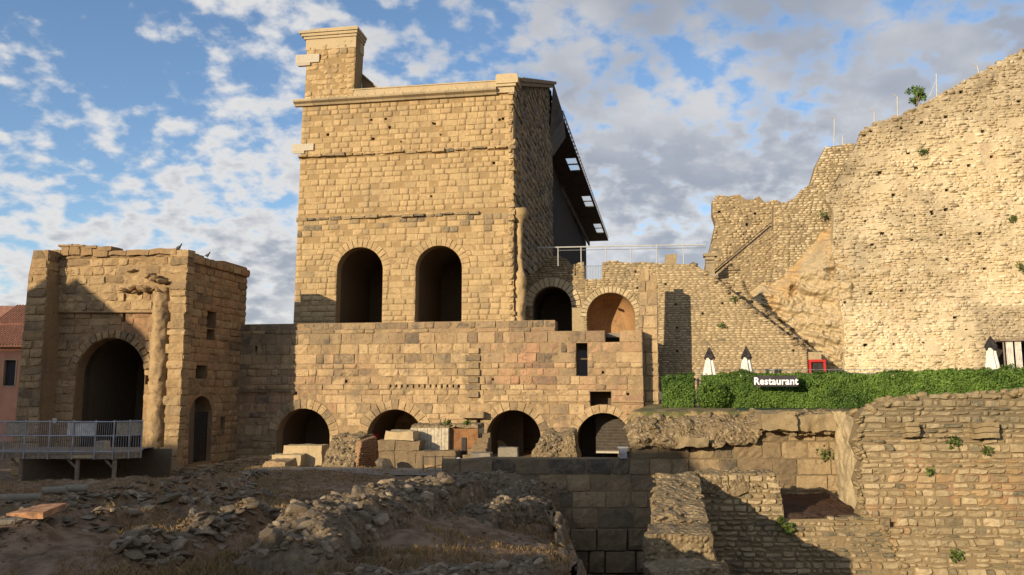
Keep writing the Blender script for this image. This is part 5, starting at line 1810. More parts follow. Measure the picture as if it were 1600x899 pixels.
def rcol(u, z, r, g, b):
    x = 800 + u * 0
    if z > RS.uz(900, 742)[1] and u < RS.uz(1000, 730)[0]: b += .5
    if u > RS.uz(1230, 700)[0]: r, b = .95, b * .2
    return r, g, b


V, fs = blocks_mesh(RS, Q, pr, .05, rng.uniform(.05, .14, N), (9, 7), freq=1.6, jit=.02)
emit(rs, V, fs, tone(Q, RS, .45, .35, greyp=.35, extra=rcol), M['footing'], 'footing_block', 300)
# ledge stones that jut out
for (x0, x1, y0, y1, dp, nm) in ((1052, 1102, 682, 696, 1.2, 'a'), (1182, 1232, 644, 671, 1.5, 'b'), (1233, 1262, 651, 673, 1.1, 'c'), (1258, 1293, 648, 674, 1.3, 'd')):
    (ua, z0), (ub, z1) = RS.uz(x0, y1), RS.uz(x1, y0)
    rough_mass('ledge_stone', [RS.W(*c_) for c_ in ((ua, z0, dp), (ub, z0, dp), (ub, z0, -.5), (ua, z0, -.5), (ua + .05, z1, dp - .1), (ub - .05, z1, dp - .1), (ub - .05, z1, -.5), (ua + .05, z1, -.5))],
               M['front'], rs, (16, 10, 10), .26, 1.5, False)
# rubble bank between that wall and the terrace
bk = thing('rubble_bank', 'lumpy bank of weathered rubble below the hedge', 'bank', (*RS.W(RS.uz(1080, 680)[0], 0, -.5)[:2], RS.uz(1080, 690)[1]))
ua, ub = RS.uz(983, 660)[0], RS.uz(1350, 660)[0]
def bank(S, T):
    u = ua + (ub - ua) * S
    zlo = np.interp(S, [0, .25, .52, .55, 1], [RS.uz(1000, 700)[1], RS.uz(1000, 696)[1], RS.uz(1000, 694)[1], RS.uz(1000, 676)[1], RS.uz(1000, 672)[1]])
    zhi = np.interp(S, [0, .04, .1, .3, .5, 1], [5.3, 6.2, 6.42, 6.44, 6.42, 6.42])
    z = zlo + (zhi - zlo) * sstep(T, 0, .75)
    n = .55 - 3.3 * sstep(T, .25, 1.0)
    P = RS.W(u, z, n)
    return P + fbm3(P * .75, 4) * np.array([.2, .6, .45]) * (1 - .8 * sstep(T, .55, .9))[..., None] + fbm3(P * 2.2, 2) * .16 * (1 - .6 * sstep(T, .6, .9))[..., None]
grid_patch('rubble_face', bank, 240, 70, M['rubble'], bk, smooth=True)
for k in range(150):
    S = rnd.random() * .95 + .02
    T = rnd.random() * .8
    p = bank(np.array(S), np.array(T))
    rock(bk, p, rnd.choice((.2, .3, .4, .7)), 'bank_stone', mat='rubble')

# right-hand masonry wall
RW = Pl.at(1200, 42.6, -2).off(-.05)
hs = [Rect(RW, 1391, 816, 1401, 826), Rect(RW, 1570, 812, 1574, 816)]
for (x0, y0, x1, y1) in ((1462, 684, 1476, 688), (1476, 682, 1500, 686)):
    hs.append(Rect(RW, x0, y0, x1, y1))


def rwcol(u, z, r, g, b):
    p = np.array([[u * .22, z * .3, 2.0]])
    k = float(fbm(p, 3)[0])
    b += max(0, k * .8)
    zz = (z - RW.uz(1450, 720)[1])
    if zz > 0: b += .28 * min(1, zz / 2)
    if k < -.25 and rnd.random() < .35: g += rnd.uniform(.2, .7)
    return r, g, b


rw, ro = ruin('masonry_wall', 'big sunlit wall of small squared stones filling the lower right corner', RW,
              [(1422, 940), (1402, 870), (1380, 832), (1368, 808), (1345, 806), (1352, 782), (1340, 752), (1350, 722), (1336, 692), (1345, 662), (1343, 645), (1380, 626), (1420, 621), (1500, 617), (1560, 614), (1600, 610), (1720, 602), (1720, 940)], hs, 0.33, 0.66,
              M['front'], M['front_bed'], limit=300, gs=(6, 5), base=.55, var=.4, rough=(.05, .16), proud=(.0, .15), extra=rwcol, greyp=.12, jit=.05, gap=.03, wv=.6, bev=.05, hv=.4, bedn=.04, thick=.35, drop=.60,
              bulge=lambda u, z: .10 * fbm(np.stack([u * .4, z * .5, u * 0 + 7], -1), 3))
for (x0, x1, y0, y1) in ((1408, 1426, 659, 682), (1514, 1550, 659, 684)):
    (ua, z0), (ub, z1) = RW.uz(x0, y1), RW.uz(x1, y0)
    for j in range(3):
        for k in range(1):
            w_ = (ub - ua)
            h_ = (z1 - z0) / 3
            rough_mass('projecting_stone', [RW.W(*c_) for c_ in ((ua + k * w_, z0 + j * h_, .7), (ua + (k + 1) * w_ - .03, z0 + j * h_, .7), (ua + (k + 1) * w_ - .03, z0 + j * h_, -.1), (ua + k * w_, z0 + j * h_, -.1),
                       (ua + k * w_, z0 + (j + 1) * h_ - .03, .7), (ua + (k + 1) * w_ - .03, z0 + (j + 1) * h_ - .03, .7), (ua + (k + 1) * w_ - .03, z0 + (j + 1) * h_ - .03, -.1), (ua + k * w_, z0 + (j + 1) * h_ - .03, -.1))],
                       M['front'], rw, (8, 5, 5), .16, 1.8, False)
P_ = np.array(RW.px([(1343, 645), (1380, 626), (1420, 621), (1500, 617), (1560, 614), (1600, 610)]))
for k in range(70):
    s_ = rnd.random() * (len(P_) - 1)
    i = int(s_)
    a_ = P_[i] + (P_[i + 1] - P_[i]) * (s_ - i)
    rock(rw, RW.W(a_[0], a_[1] + rnd.uniform(-.25, .05), rnd.uniform(-.9, .1)), rnd.uniform(.25, .6), 'coping_stone', mat='front')
# smooth mortar face where the two walls meet
(ua, z0), (ub, z1) = RW.uz(1305, 800), RW.uz(1372, 655)
def mort(S, T):
    a_, b_ = at(1352, 605, 42.7)[:2], at(1296, 605, 50.1)[:2]
    P = np.stack([b_[0] + (a_[0] - b_[0]) * S, b_[1] + (a_[1] - b_[1]) * S, z0 - 2 + (ZT + .1 - z0 + 2) * T], -1)
    return P + fbm3(P * np.array([.9, .9, .6]) + 3, 5) * .55
grid_patch('mortar_face', mort, 70, 70, M['hill_bed'], rw, smooth=False)

sm = np.array(RW.px([(1343, 645), (1340, 752), (1352, 806), (1372, 815), (1382, 834), (1402, 870), (1420, 925)]))
for k in range(110):
    s_ = rnd.random() * 5.99
    i = int(s_)
    a_ = sm[i] + (sm[i + 1] - sm[i]) * (s_ - i)
    rock(rw, RW.W(a_[0] + rnd.uniform(-.12, .12), a_[1], rnd.uniform(-.08, .02)), rnd.uniform(.22, .45), 'seam_stone', mat='front')
# lower wall with the soil ledge
W3 = Pl.at(1200, 42.6, -2)
w3, wo = ruin('lower_wall', 'low sunlit wall of small squared stones with a dark soil ledge on top', W3,
              [(1070, 940), (1086, 745), (1110, 741), (1150, 740), (1200, 742), (1216, 748), (1222, 775), (1226, 812), (1366, 810), (1378, 832), (1400, 870), (1420, 940)], [Rect(W3, 1226, 700, 1227, 701)][:0], 0.29, 0.52,
              M['front'], M['front_bed'], limit=300, gs=(6, 5), base=.5, var=.4, rough=(.05, .16), proud=(.0, .15), greyp=.22, jit=.05, gap=.03, bev=.05, wv=.6, hv=.4, bedn=.04, drop=.60,
              extra=lambda u, z, r, g, b: (r, g + (.4 if rnd.random() < .06 else 0), b + (.25 if u > 2.0 and z < .8 else 0)))
ua, ub = W3.uz(1222, 812)[0], W3.uz(1368, 812)[0]
zs_ = W3.uz(1290, 812)[1]
def soil(S, T):
    P = W3.W(ua + (ub - ua) * S, zs_ + .05 + .35 * T, -.1 - 7.0 * T)
    return P + np.stack([0 * S, 0 * S, .22 * fbm(P * .9, 4) + .06 * fbm(P * 5, 2)], -1)
grid_patch('soil_ledge', soil, 90, 60, M['soil'], w3)
(u_, z_) = W3.uz(1160, 742)
rough_mass('wall_head', [W3.W(*c_) for c_ in ((W3.uz(1092, 750)[0], z_ - .9, .12), (W3.uz(1221, 750)[0], z_ - .9, .12), (W3.uz(1221, 750)[0], z_ - .9, -1.3), (W3.uz(1092, 750)[0], z_ - .9, -1.3),
                                              (W3.uz(1092, 750)[0], z_, .0), (W3.uz(1212, 750)[0], z_ - .1, .0), (W3.uz(1212, 750)[0], z_ + .1, -1.3), (W3.uz(1092, 750)[0], z_ + .1, -1.3))], M['rubble'], w3, (60, 24, 12), .35, 1.2)
for k in range(55):
    u = rnd.uniform(W3.uz(1094, 750)[0], W3.uz(1218, 750)[0])
    rock(w3, W3.W(u, z_ + rnd.uniform(-.7, .05), rnd.uniform(-1.2, .15)), rnd.uniform(.2, .5), 'head_stone', mat='rubble')

# stub of a rubble wall that runs towards the viewer
fr = thing('rubble_stub', 'broken stub of rubble concrete wall jutting forward, lit on its top', 'wall', (*at(1055, 605, 37)[:2], -4))
A = lambda x, y, Y: at(x, y, Y)
def zz(y, Y): return float(at(1000, y, Y)[2])
xl1, xr1 = at(1022, 605, 42)[0], at(1094, 605, 42)[0]
xl0, xr0 = at(1010, 605, 34)[0], at(1098, 605, 34)[0]
zt_a, zt_b = zz(742, 42), zz(815, 34)
rough_mass('upper_core', [(xl0, 34, -4.5), (xr0, 34, -4.5), (xr1, 42.6, -4.5), (xl1, 42.6, -4.5), (xl0 + .1, 34.2, zz(824, 34.2)), (xr0, 34.2, zz(814, 34.2)), (xr1 - .1, 42.6, zt_a), (xl1 + .25, 42.6, zt_a)], M['rubble'], fr, (44, 90, 80), .40, .9, octv=3, smooth=True)
xl2, xr2 = at(1001, 605, 30.6)[0], at(1110, 605, 30.6)[0]
rough_mass('front_block', [(xl2, 30.4, -4.5), (xr2, 30.4, -4.5), (xr0 + .3, 34.1, -4.5), (xl0 - .1, 34.1, -4.5), (xl2 + .1, 30.6, zz(834, 30.6)), (xr2, 30.6, zz(836, 30.6)), (xr0 + .2, 34.1, zz(818, 34.1)), (xl0, 34.1, zz(818, 34.1))], M['rubble'], fr, (44, 50, 80), .28, .9, octv=3, smooth=True)
xl3, xr3 = at(1000, 605, 28)[0], at(1118, 605, 28)[0]
rough_mass('front_ledge', [(xl3, 27.8, -4.5), (xr3, 27.8, -4.5), (xr2 + .3, 30.4, -4.5), (xl2 - .1, 30.4, -4.5), (xl3 + .1, 27.9, zz(886, 27.9)), (xr3, 27.9, zz(888, 27.9)), (xr2 + .3, 30.4, zz(874, 30.4)), (xl2, 30.4, zz(874, 30.4))], M['rubble'], fr, (44, 40, 60), .3, .9, octv=3, smooth=True)
for k in range(130):
    f = rnd.random()
    Y = 34.2 + 8.2 * f
    x = rnd.uniform(xl0 + (xl1 - xl0) * f, xr0 + (xr1 - xr0) * f)
    rock(fr, (x, Y, zz(818, 34.2) + (zt_a - zz(818, 34.2)) * f + rnd.uniform(-.3, .0)), rnd.uniform(.12, .34), 'core_stone', mat='rubble')

# ================================================================== BLOCKS AND REMAINS IN THE MIDDLE GROUND
def block(name, label, x0, x1, y0, y1, Y, dp, mat, amp=.10, cat='stone block', skew=0.0, sink=True, n=(10, 8, 7), group=None, ang=-6, tilt=0.0):
    pl = Pl.at((x0 + x1) / 2, Y, ang)
    (ua, z0), (ub, z1) = pl.uz(x0, y1), pl.uz(x1, y0)
    if sink: z0 = min(z0, float(ground_h(*pl.W((ua + ub) / 2, 0, 0)[:2])) - .1)
    P = [pl.W(*c_) for c_ in ((ua, z0, 0), (ub, z0, 0), (ub, z0, -dp), (ua, z0, -dp), (ua + skew, z1 + tilt, -.03), (ub - skew * .3, z1, -.03), (ub - skew * .3, z1, -dp), (ua + skew, z1 + tilt, -dp))]
    ob = rough_mass(name, P, M[mat], None, n, amp, 1.3, True)
    return tag(ob, label, cat, group)


gb = 'cut blocks lying before the arcade'
block('cut_block', 'sunlit oblong stone block before the first arch', 442, 503, 697, 728, 63, 1.6, 'trim', .10, group=gb)
block('cut_block', 'low sunlit block at the left foot of the first arch', 424, 470, 711, 735, 62, 1.4, 'trim', .14, group=gb)
block('cut_block', 'flat sloping slab at the left end of the packed path', 398, 450, 721, 744, 58, 2.2, 'arcade', .22, group=gb, skew=.7)
t = thing('rubble_buttress', 'leaning rubble buttress between the first and second arch', 'buttress', (*at(538, 605, 61)[:2], 2.2))
pl = Pl.at(540, 61, -9)
c8 = [pl.W(*pl.uz(503, 737), .6), pl.W(*pl.uz(558, 738), .6), pl.W(*pl.uz(574, 738), -2.5), pl.W(*pl.uz(512, 737), -2.5), pl.W(*pl.uz(512, 683), -1.0), pl.W(*pl.uz(556, 682), -.9), pl.W(*pl.uz(568, 681), -2.6), pl.W(*pl.uz(522, 679), -2.6)]
rough_mass('rubble_core', c8, M['rubble'], t, (34, 26, 34), .35, 1.3)
pl2 = Pl(pl.W(pl.uz(557, 710)[0] + .1, 0, .3), 62)
o = [(0, 1.9), (2.4, 1.9), (2.3, pl.uz(565, 684)[1]), (.5, pl.uz(560, 690)[1])]
prism(pl2, o, [], .03, -.4).build('facing_bed', M['pavilion'], t, col=np.array([.3, .4, .2]))
Q = lay(o, [], .16, .4, gap=.02)
V, fs = blocks_mesh(pl2, Q, rng.uniform(.06, .12, len(Q)), .02, .03, (4, 4), back=.0)
emit(t, V, fs, tone(Q, pl2, .4, .4, extra=lambda u, z, r, g, b: (r, g + .5, b)), M['pavilion'], 'facing_brick', 120)
for k in range(45):
    a_, b_ = rnd.random(), rnd.random()
    p = (c8[0] * (1 - a_) + c8[1] * a_) * (1 - b_) + (c8[4] * (1 - a_) + c8[5] * a_) * b_
    rock(t, p, rnd.uniform(.18, .42), 'rubble_stone')
# low brown wall between the pavilion and the first arch
LWp = Pl.at(350, 67, -20)
ruin('low_brown_wall', 'low brown stone wall at the foot of the pavilion, left of the first arch', LWp,
     [(255, 775), (258, 742), (285, 731), (330, 726), (380, 717), (426, 712), (430, 760)], [], .22, .55, M['pavilion'], M['pavilion'], base=.35, thick=1.0, limit=150)
# stacked blocks with a concrete channel behind
pl = Pl.at(660, 58, -9)
def pblock(x0, x1, y0, y1, label, n0=0.0, dp=1.6, mat='footing', amp=.15):
    (ua, z0), (ub, z1) = pl.uz(x0, y1), pl.uz(x1, y0)
    ob = rough_mass('cut_block', [pl.W(*c_) for c_ in ((ua, z0, n0), (ub, z0, n0), (ub, z0, n0 - dp), (ua, z0, n0 - dp), (ua, z1, n0 - .02), (ub, z1, n0 - .02), (ub, z1, n0 - dp), (ua, z1, n0 - dp))], M[mat], None, (10, 8, 8), amp, 1.4, True)
    tag(ob, label, 'stone block', 'stacked blocks before the second arch')
pblock(590, 616, 704, 741, 'grey block at the left end of the bottom course of the pile')
pblock(616.5, 650, 704, 723, 'grey block in the upper bottom course of the pile, behind the leaning boulder')
pblock(650.5, 712, 706, 726, 'long grey block behind the thin iron fence')
pblock(616.5, 662, 723.5, 742, 'grey block in the lowest course of the pile, left of the iron fence')
pblock(662.5, 713, 726.5, 742, 'brownish block in the lowest course, behind the iron fence', mat='arcade')
pblock(590.5, 617, 688, 703.5, 'small rounded block in the second layer of the pile', .1, 1.5)
pblock(618, 656, 689, 703.5, 'wide rounded block in the second layer of the pile', .1, 1.5)
pblock(602, 646, 674, 687.5, 'sunlit topmost block of the pile', .0, 1.4, 'trim')
rk = rock(None, at(601, 732, 56.5), 1.7, 'boulder', rot=(.5, .4, .3))
tag(rk, 'dark leaning boulder at the left corner of the block pile', 'boulder')
cc0 = thing('concrete_channel', 'board-marked concrete channel with rust-brown end behind the block pile', 'channel', pl.W(pl.uz(690, 700)[0], 2.2, -2.5))
(ua, z0), (ub, z1) = pl.uz(630, 722), pl.uz(692, 671)
for k in range(11):
    w_ = (ub - ua) / 11
    MB().pbox(pl, ua + k * w_ + .01, ua + (k + 1) * w_ - .01, z0, z1 + rnd.uniform(-.02, .02), -2.2, -1.7 + rnd.uniform(-.02, .02)).build('concrete_board', M['concrete'], cc0)
(uc, _) = pl.uz(737, 700)
MB().pbox(pl, ub + .01, uc, z0 - .3, z1 - .06, -2.6, -2.2).build('rust_panel', M['rust'], cc0)
MB().pbox(pl, pl.uz(711, 700)[0], pl.uz(718, 700)[0], z0 - .3, z1 - .7, -2.19, -2.1).build('slot', M['iron'], cc0)
rough_mass('earth_cap', [pl.W(*c_) for c_ in ((ua, z1 + .02, -1.75), (uc, z1 + .02, -2.2), (uc, z1 + .02, -4.6), (ua, z1 + .02, -4.6), (ua, z1 + .22, -1.9), (uc, z1 + .25, -2.3), (uc, z1 + .25, -4.6), (ua, z1 + .22, -4.6))], M['rubble'], cc0, (50, 16, 4), .22, 1.5)
MB().pbox(pl, ua, uc, z0 - .3, z1 - .05, -4.6, -2.65).build('channel_core', M['concrete'], cc0)
st_ = thing('broken_steps', 'dark broken masonry steps rising to the right of the concrete channel', 'steps', pl.W(pl.uz(748, 720)[0], 2.2, -2))
for k in range(5):
    (a_, z0_), (b_, z1_) = pl.uz(720 + k * 5, 735), pl.uz(755, 712 - k * 8)
    rough_mass('step', [pl.W(*c_) for c_ in ((a_, z0_, -.6 - k * .5), (b_, z0_, -.6 - k * .5), (b_, z0_, -1.1 - k * .5), (a_, z0_, -1.1 - k * .5), (a_, z1_, -.6 - k * .5), (b_, z1_, -.6 - k * .5), (b_, z1_, -1.1 - k * .5), (a_, z1_, -1.1 - k * .5))], M['footing'], st_, (8, 4, 8), .1, 1.5)
fc = thing('iron_fence', 'thin dark iron fence before the block pile', 'fence', (*at(690, 605, 55)[:2], 2.4))
pf = Pl.at(690, 55, -9)
for x in (661, 680, 692, 712):
    u = pf.uz(x, 720)[0]
    MB().tube(pf.W(u, 1.8, 0), pf.W(u, pf.uz(x, 712)[1], 0), .035, 5).build('post', M['iron'], fc)
for (y0, y1) in ((714, 714), (733, 722)):
    MB().tube(pf.W(*pf.uz(661, y0), 0), pf.W(*pf.uz(712, y1), 0), .025, 5).build('rail', M['iron'], fc)
block('cut_block', 'weathered grey cube of stone left of the third arch', 735, 766, 709, 730, 56, 1.4, 'grey_block', .10, group=gb)
block('cut_block', 'small grey block standing in the mouth of the third arch', 778, 808, 700, 722, 56, 1.2, 'grey_block', .08, group=gb)
block('cut_block', 'low dark grey block beside the white globe lamp', 717, 737, 719, 732, 55, .9, 'grey_block', .08, group=gb)
block('cut_block', 'mossy rough block sunk in rubble right of the iron fence', 716, 762, 732, 752, 53, 1.5, 'footing', .25, group=gb)
# globe lamp
p = at(716.5, 720, 54.6)
lm = thing('globe_lamp', 'small white globe lamp on a short post before the concrete channel', 'lamp', (p[0], p[1], 2.2))
bmx = bmesh.new()
bmesh.ops.create_uvsphere(bmx, u_segments=16, v_segments=10, radius=.22)
mk('globe', np.array([v.co[:] for v in bmx.verts]) + p, [[v.index for v in f.verts] for f in bmx.faces], M['white'], lm, True)
bmx.free()
MB().tube((p[0], p[1], 1.9), (p[0], p[1], p[2] - .15), .05, 6).build('post', M['iron'], lm)
# stump between third and fourth arch
t = thing('rubble_stump', 'pale rubble stump between the third and fourth arch', 'stump', (*at(865, 605, 62)[:2], 2.2))
pl3 = Pl.at(865, 62, -9)
c8 = [pl3.W(*pl3.uz(833, 725), .4), pl3.W(*pl3.uz(900, 725), .4), pl3.W(*pl3.uz(902, 725), -3), pl3.W(*pl3.uz(835, 725), -3), pl3.W(*pl3.uz(842, 684), .0), pl3.W(*pl3.uz(897, 681), -.2), pl3.W(*pl3.uz(896, 676), -3), pl3.W(*pl3.uz(848, 676), -3)]
rough_mass('rubble_core', c8, M['rubble'], t, (34, 26, 30), .5, 1.0)
for k in range(50):
    a_, b_ = rnd.random() * .6, rnd.random()
    p = (c8[0] * (1 - a_) + c8[1] * a_) * (1 - b_) + (c8[4] * (1 - a_) + c8[5] * a_) * b_
    rock(t, p, rnd.uniform(.2, .5), 'rubble_stone')
# small utility cabinet on the footing wall
pc = Pl.at(975, 49.8, 0)
(ua, z0), (ub, z1) = pc.uz(969, 717), pc.uz(980, 699)
t = thing('utility_cabinet', 'small grey cabinet standing on the shaded wall before the fourth arch', 'cabinet', pc.W((ua + ub) / 2, z0, -.3))
MB().pbox(pc, ua, ub, z0, z1 - .08, -.6, -.1).build('body', M['steel'], t)
MB().pbox(pc, ua - .07, ub + .07, z1 - .077, z1, -.66, -.04).build('lid', M['whitesteel'], t)

# packed path before the arcade
a_, b_ = gp(400, 742), gp(690, 745)
S_, T_2 = np.meshgrid(np.linspace(0, 1, 60), np.linspace(0, 1, 20))
px0, px1 = at(392, 605, 56)[0], at(700, 605, 56)[0]
def pathf(S, T):
    x = px0 + (px1 - px0) * S
    y = 53.6 + 4.6 * T - 1.5 * S + .5 * fbm(np.stack([S * 5, T * 0 + (T > .5), S * 0], -1), 2)
    return np.stack([x, y, np.maximum(ground_h(x, y) + .02, 2.38 + .06 * fbm(np.stack([x, y, x * 0], -1) * .5, 2))], -1)
tag(grid_patch('path', pathf, 90, 26, M['path']), kind='structure')

# ================================================================== FOREGROUND RUBBLE
def ridge(name, label, pts, wd_, hgt, nstone, srange, amp=.4):
    """heap along a polyline of photo pixels (foot positions) on the ground"""
    P = np.array([atz(x, y, z) for x, y, z in pts])
    seg = np.linalg.norm(np.diff(P[:, :2], axis=0), axis=1)
    cum = np.concatenate([[0], np.cumsum(seg)])
    t = thing(name, label, 'rubble wall', P.mean(0))
    L = cum[-1]
    def f(S, T):
        s = S * L
        c = np.stack([np.interp(s, cum, P[:, k]) for k in range(3)], -1)
        e = np.stack([np.interp(np.clip(s + .5, 0, L), cum, P[:, k]) - np.interp(np.clip(s - .5, 0, L), cum, P[:, k]) for k in range(2)], -1)
        e /= np.linalg.norm(e, axis=-1)[..., None] + 1e-9
        v = (T - .5) * 2
        prof = np.clip(1 - np.abs(v) ** 5, 0, 1)
        endf = sstep(S, 0, .05) * (1 - sstep(S, .95, 1))
        x = c[..., 0] - e[..., 1] * v * wd_
        y = c[..., 1] + e[..., 0] * v * wd_
        base = np.minimum(ground_h(x, y), c[..., 2]) - .25
        z = base + (c[..., 2] - base) * prof * (.35 + .65 * endf)
        Q = np.stack([x, y, z], -1)
        return Q + fbm3(Q * 1.0, 4) * amp * np.array([.8, .8, .9]) * (prof[..., None] * .7 + .3)
    grid_patch('rubble_core', f, int(L * 6) + 20, 44, M['rubble_shade'], t, smooth=False)
    for k in range(nstone):
        S, T = rnd.random() * .96 + .02, min(.92, max(.08, rnd.gauss(.45, .22)))
        p = f(np.array(S), np.array(T))
        sz = rnd.choice((srange[0] * .7, srange[0], srange[0] * 1.3, rnd.uniform(*srange) * .75))
        rock(t, p + (0, 0, .03 * sz), sz, 'stone')
    pp = np.array([f(np.array(rnd.random() * .96 + .02), np.array(min(.95, max(.05, rnd.gauss(.48, .24))))) for k in range(nstone * 3)])
    join_rocks(t, pp, rng.uniform(.07, .2, len(pp)) * (srange[0] / .2), 'small_stones', M['rock'])
    return t


ridge('rubble_ridge', 'long rubble wall core with sunlit crest across the foreground', [(440, 870, 4.9), (490, 803, 5.05), (560, 780, 5.0), (640, 760, 4.75), (725, 745, 4.25)], 1.2, 1.2, 300, (.22, .85), .5)
ridge('rubble_ridge', 'lower rubble heap at the edge of the deep cut', [(735, 800, 4.0), (800, 782, 3.85), (842, 778, 3.75), (852, 782, 3.7)], .8, .8, 130, (.2, .6), .45)
ridge('rubble_ridge', 'dark rubble band below the footing wall, behind the long rubble core', [(716, 742, 3.55), (780, 742, 3.6), (862, 758, 3.5)], 1.0, .7, 90, (.2, .5), .4)
ridge('rubble_ridge', 'dark rubble mass filling the bottom centre of the view', [(460, 905, 4.75), (600, 890, 4.65), (720, 885, 4.55), (850, 880, 4.4)], .9, .8, 200, (.15, .5), .45)
# face of rubble falling into the cut
t = thing('rubble_slope', 'dark rubble face dropping into the deep cut', 'bank', (2.8, 33, 0))
def face(S, T):
    y = 14 + 34 * S
    x0 = 1.3 + .02 * (y - 30)
    x = x0 + 1.3 * T + .2
    z = ground_h(x0 * 0 + .3, y) - 6.0 * sstep(T, .1, 1) - .0 * S
    P = np.stack([x, y, z], -1)
    return P + fbm3(P * .8 + 2, 5) * .7
grid_patch('rubble_face', face, 150, 50, M['rubble_shade'], t, smooth=False)
for k in range(180):
    p = face(np.array(rnd.random()), np.array(.12 + rnd.random() * .7))
    rock(t, p + (-.12, 0, -.05), rnd.uniform(.15, .42), 'face_stone')
# stones along the worn foundation rows and over the slope
rr = thing('foundation_row', 'line of worn foundation stones crossing the slope, nearest the lower left corner', 'foundation', atz(200, 800, 2.8))
lbls = ['line of worn foundation stones running from the left edge up to the path', 'short line of foundation stones near the bottom, left of the long rubble core', 'topmost line of foundation stones below the walkway and pavilion', 'middle line of foundation stones on the grassy slope']
rr['label'] = lbls[0]
for k, (x0, y0, x1, y1, hh, w_) in enumerate(ROWS):
    tk = rr if k == 0 else thing('foundation_row', lbls[k], 'foundation', ((x0 + x1) / 2, (y0 + y1) / 2, float(ground_h((x0 + x1) / 2, (y0 + y1) / 2))))
    tk['group'] = 'foundation rows on the slope'
    L = math.hypot(x1 - x0, y1 - y0)
    for j in range(280):
        s = rnd.random()
        dx, dy = (x1 - x0) / L, (y1 - y0) / L
        off = rnd.gauss(0, w_ * .6)
        x, y = x0 + (x1 - x0) * s - dy * off, y0 + (y1 - y0) * s + dx * off
        rock(tk, (x, y, float(ground_h(x, y)) + .02), rnd.choice((.12, .16, .2, .25, .3, .45)), 'stone', flat=.6)
# pebbles: too many to count
N = 13000
Y_ = 14 + 62 * rng.random(N) ** 1.5
X_ = Y_ * rng.uniform(-.68, .10, N)
k_ = fbm(np.stack([X_ * .35, Y_ * .35, X_ * 0], -1), 3) > -.12
X_, Y_ = X_[k_], Y_[k_]
Z_ = ground_h(X_, Y_)
k_ = Z_ > .5
pts = np.stack([X_, Y_, Z_], -1)[k_]
join_rocks(None, pts, rng.uniform(.04, .17, len(pts)) * (pts[:, 1] / 34) ** .6, 'scattered_stones', M['rock'])
tag(bpy.data.objects['scattered_stones'], 'loose small stones strewn over the sloping ground', 'stones', kind='stuff')

# grass
def grass(name, label, n, region, hrange, colr, seed=0, thresh=-.05):
    Y_ = region[2] + (region[3] - region[2]) * rng.random(n) ** 1.3
    X_ = Y_ * rng.uniform(region[0], region[1], n)
    k = fbm(np.stack([X_ * .28 + seed, Y_ * .28, X_ * 0], -1), 3) + .35 * (vnoise(np.stack([X_ * 2.2, Y_ * 2.2, X_ * 0], -1)) - .5) > thresh
    X_, Y_ = X_[k], Y_[k]
    Z_ = ground_h(X_, Y_)
    k = Z_ > 1.0
    X_, Y_, Z_ = X_[k], Y_[k], Z_[k]
    m = len(X_)
    h = rng.uniform(*hrange, m) * (.6 + .8 * vnoise(np.stack([X_ * .6, Y_ * .6, X_ * 0], -1)))
    a = rng.uniform(0, 2 * pi, m)
    w = rng.uniform(.008, .02, m) * (Y_ / 25) ** .8
    ln = rng.normal(size=(m, 2)) * h[:, None] * .38
    b = np.stack([np.cos(a) * w, np.sin(a) * w, 0 * a], -1)
    base = np.stack([X_, Y_, Z_ - .02], -1)
    V = np.stack([base - b, base + b, base + np.stack([ln[:, 0] * .4, ln[:, 1] * .4, h * .6], -1) + b * .6, base + np.stack([ln[:, 0], ln[:, 1], h], -1)], 1).reshape(-1, 3)
    green = vnoise(np.stack([X_ * .22 + 40, Y_ * .22, X_ * 0], -1))
    c = np.clip(rng.uniform(*colr, m) - .75 * sstep(green, .6, .85), 0, 1)
    ob = mk(name, V, np.arange(4 * m).reshape(-1, 4), M['grass'], None, False, np.repeat(np.stack([c] * 3, 1), 4, axis=0), 'stuff')
    return tag(ob, label, 'grass')
grass('dry_grass', 'dry straw-coloured grass over the foreground slope', 120000, (-.70, .07, 15, 62), (.04, .17), (.25, 1.0), thresh=-.12)


def weed(label, p, n, r, mat='weed', leafs=.09, nrm=None, up=.6):
    t = thing('weed', label, 'plant', p, 'weeds growing in the masonry')
    u = rng.normal(size=(n, 3))
    u /= np.linalg.norm(u, axis=1)[:, None]
    P = np.asarray(p) + u * r * rng.uniform(.2, 1, (n, 1)) * np.array([1, .6, .8]) + np.array([0, 0, r * up])
    leaves('leaves', P, u * .5 + rng.normal(size=(n, 3)), leafs, M[mat], t, kind='stuff')
    MB().tube(np.asarray(p) + (0, .1, -.05), np.asarray(p) + (0, 0, r * up), .02, 5).build('stem', M['wood'], t)


weed('green weed in the pale blocks under the ledge stones', RS.W(*RS.uz(1287, 718), .15), 90, .6)
weed('green weed at the left of the lower wall below the soil ledge', W3.W(*W3.uz(1229, 832), .25), 90, .42)
weed('weed tuft growing on the lower wall near its top corner', W3.W(*W3.uz(1218, 818), .25), 50, .3)
weed('green weed on the right wall under its broken stones', RW.W(*RW.uz(1488, 700), .2), 80, .45)
weed('small weed on the right wall, above the bleached stones', RW.W(*RW.uz(1450, 742), .2), 45, .3)
weed('weed on the right wall near the reddish plant', RW.W(*RW.uz(1540, 710), .2), 45, .35)
weed('weed near the bottom of the right wall', RW.W(*RW.uz(1492, 874), .2), 60, .4)
weed('weed tuft on the stair wall above the parasols', ST.W(*ST.uz(1127, 513), .2), 60, .5)
weed('grass tuft on the coping of the stair wall', ST.W(*ST.uz(1147, 472), .2), 50, .5)
weed('green bush on the brown wall above the cliff', BX.W(*BX.uz(1284, 345), .9), 120, .9)
weed('dark weed on the upper hill wall', HW.W(*HW.uz(1441, 244), .3), 120, .7)
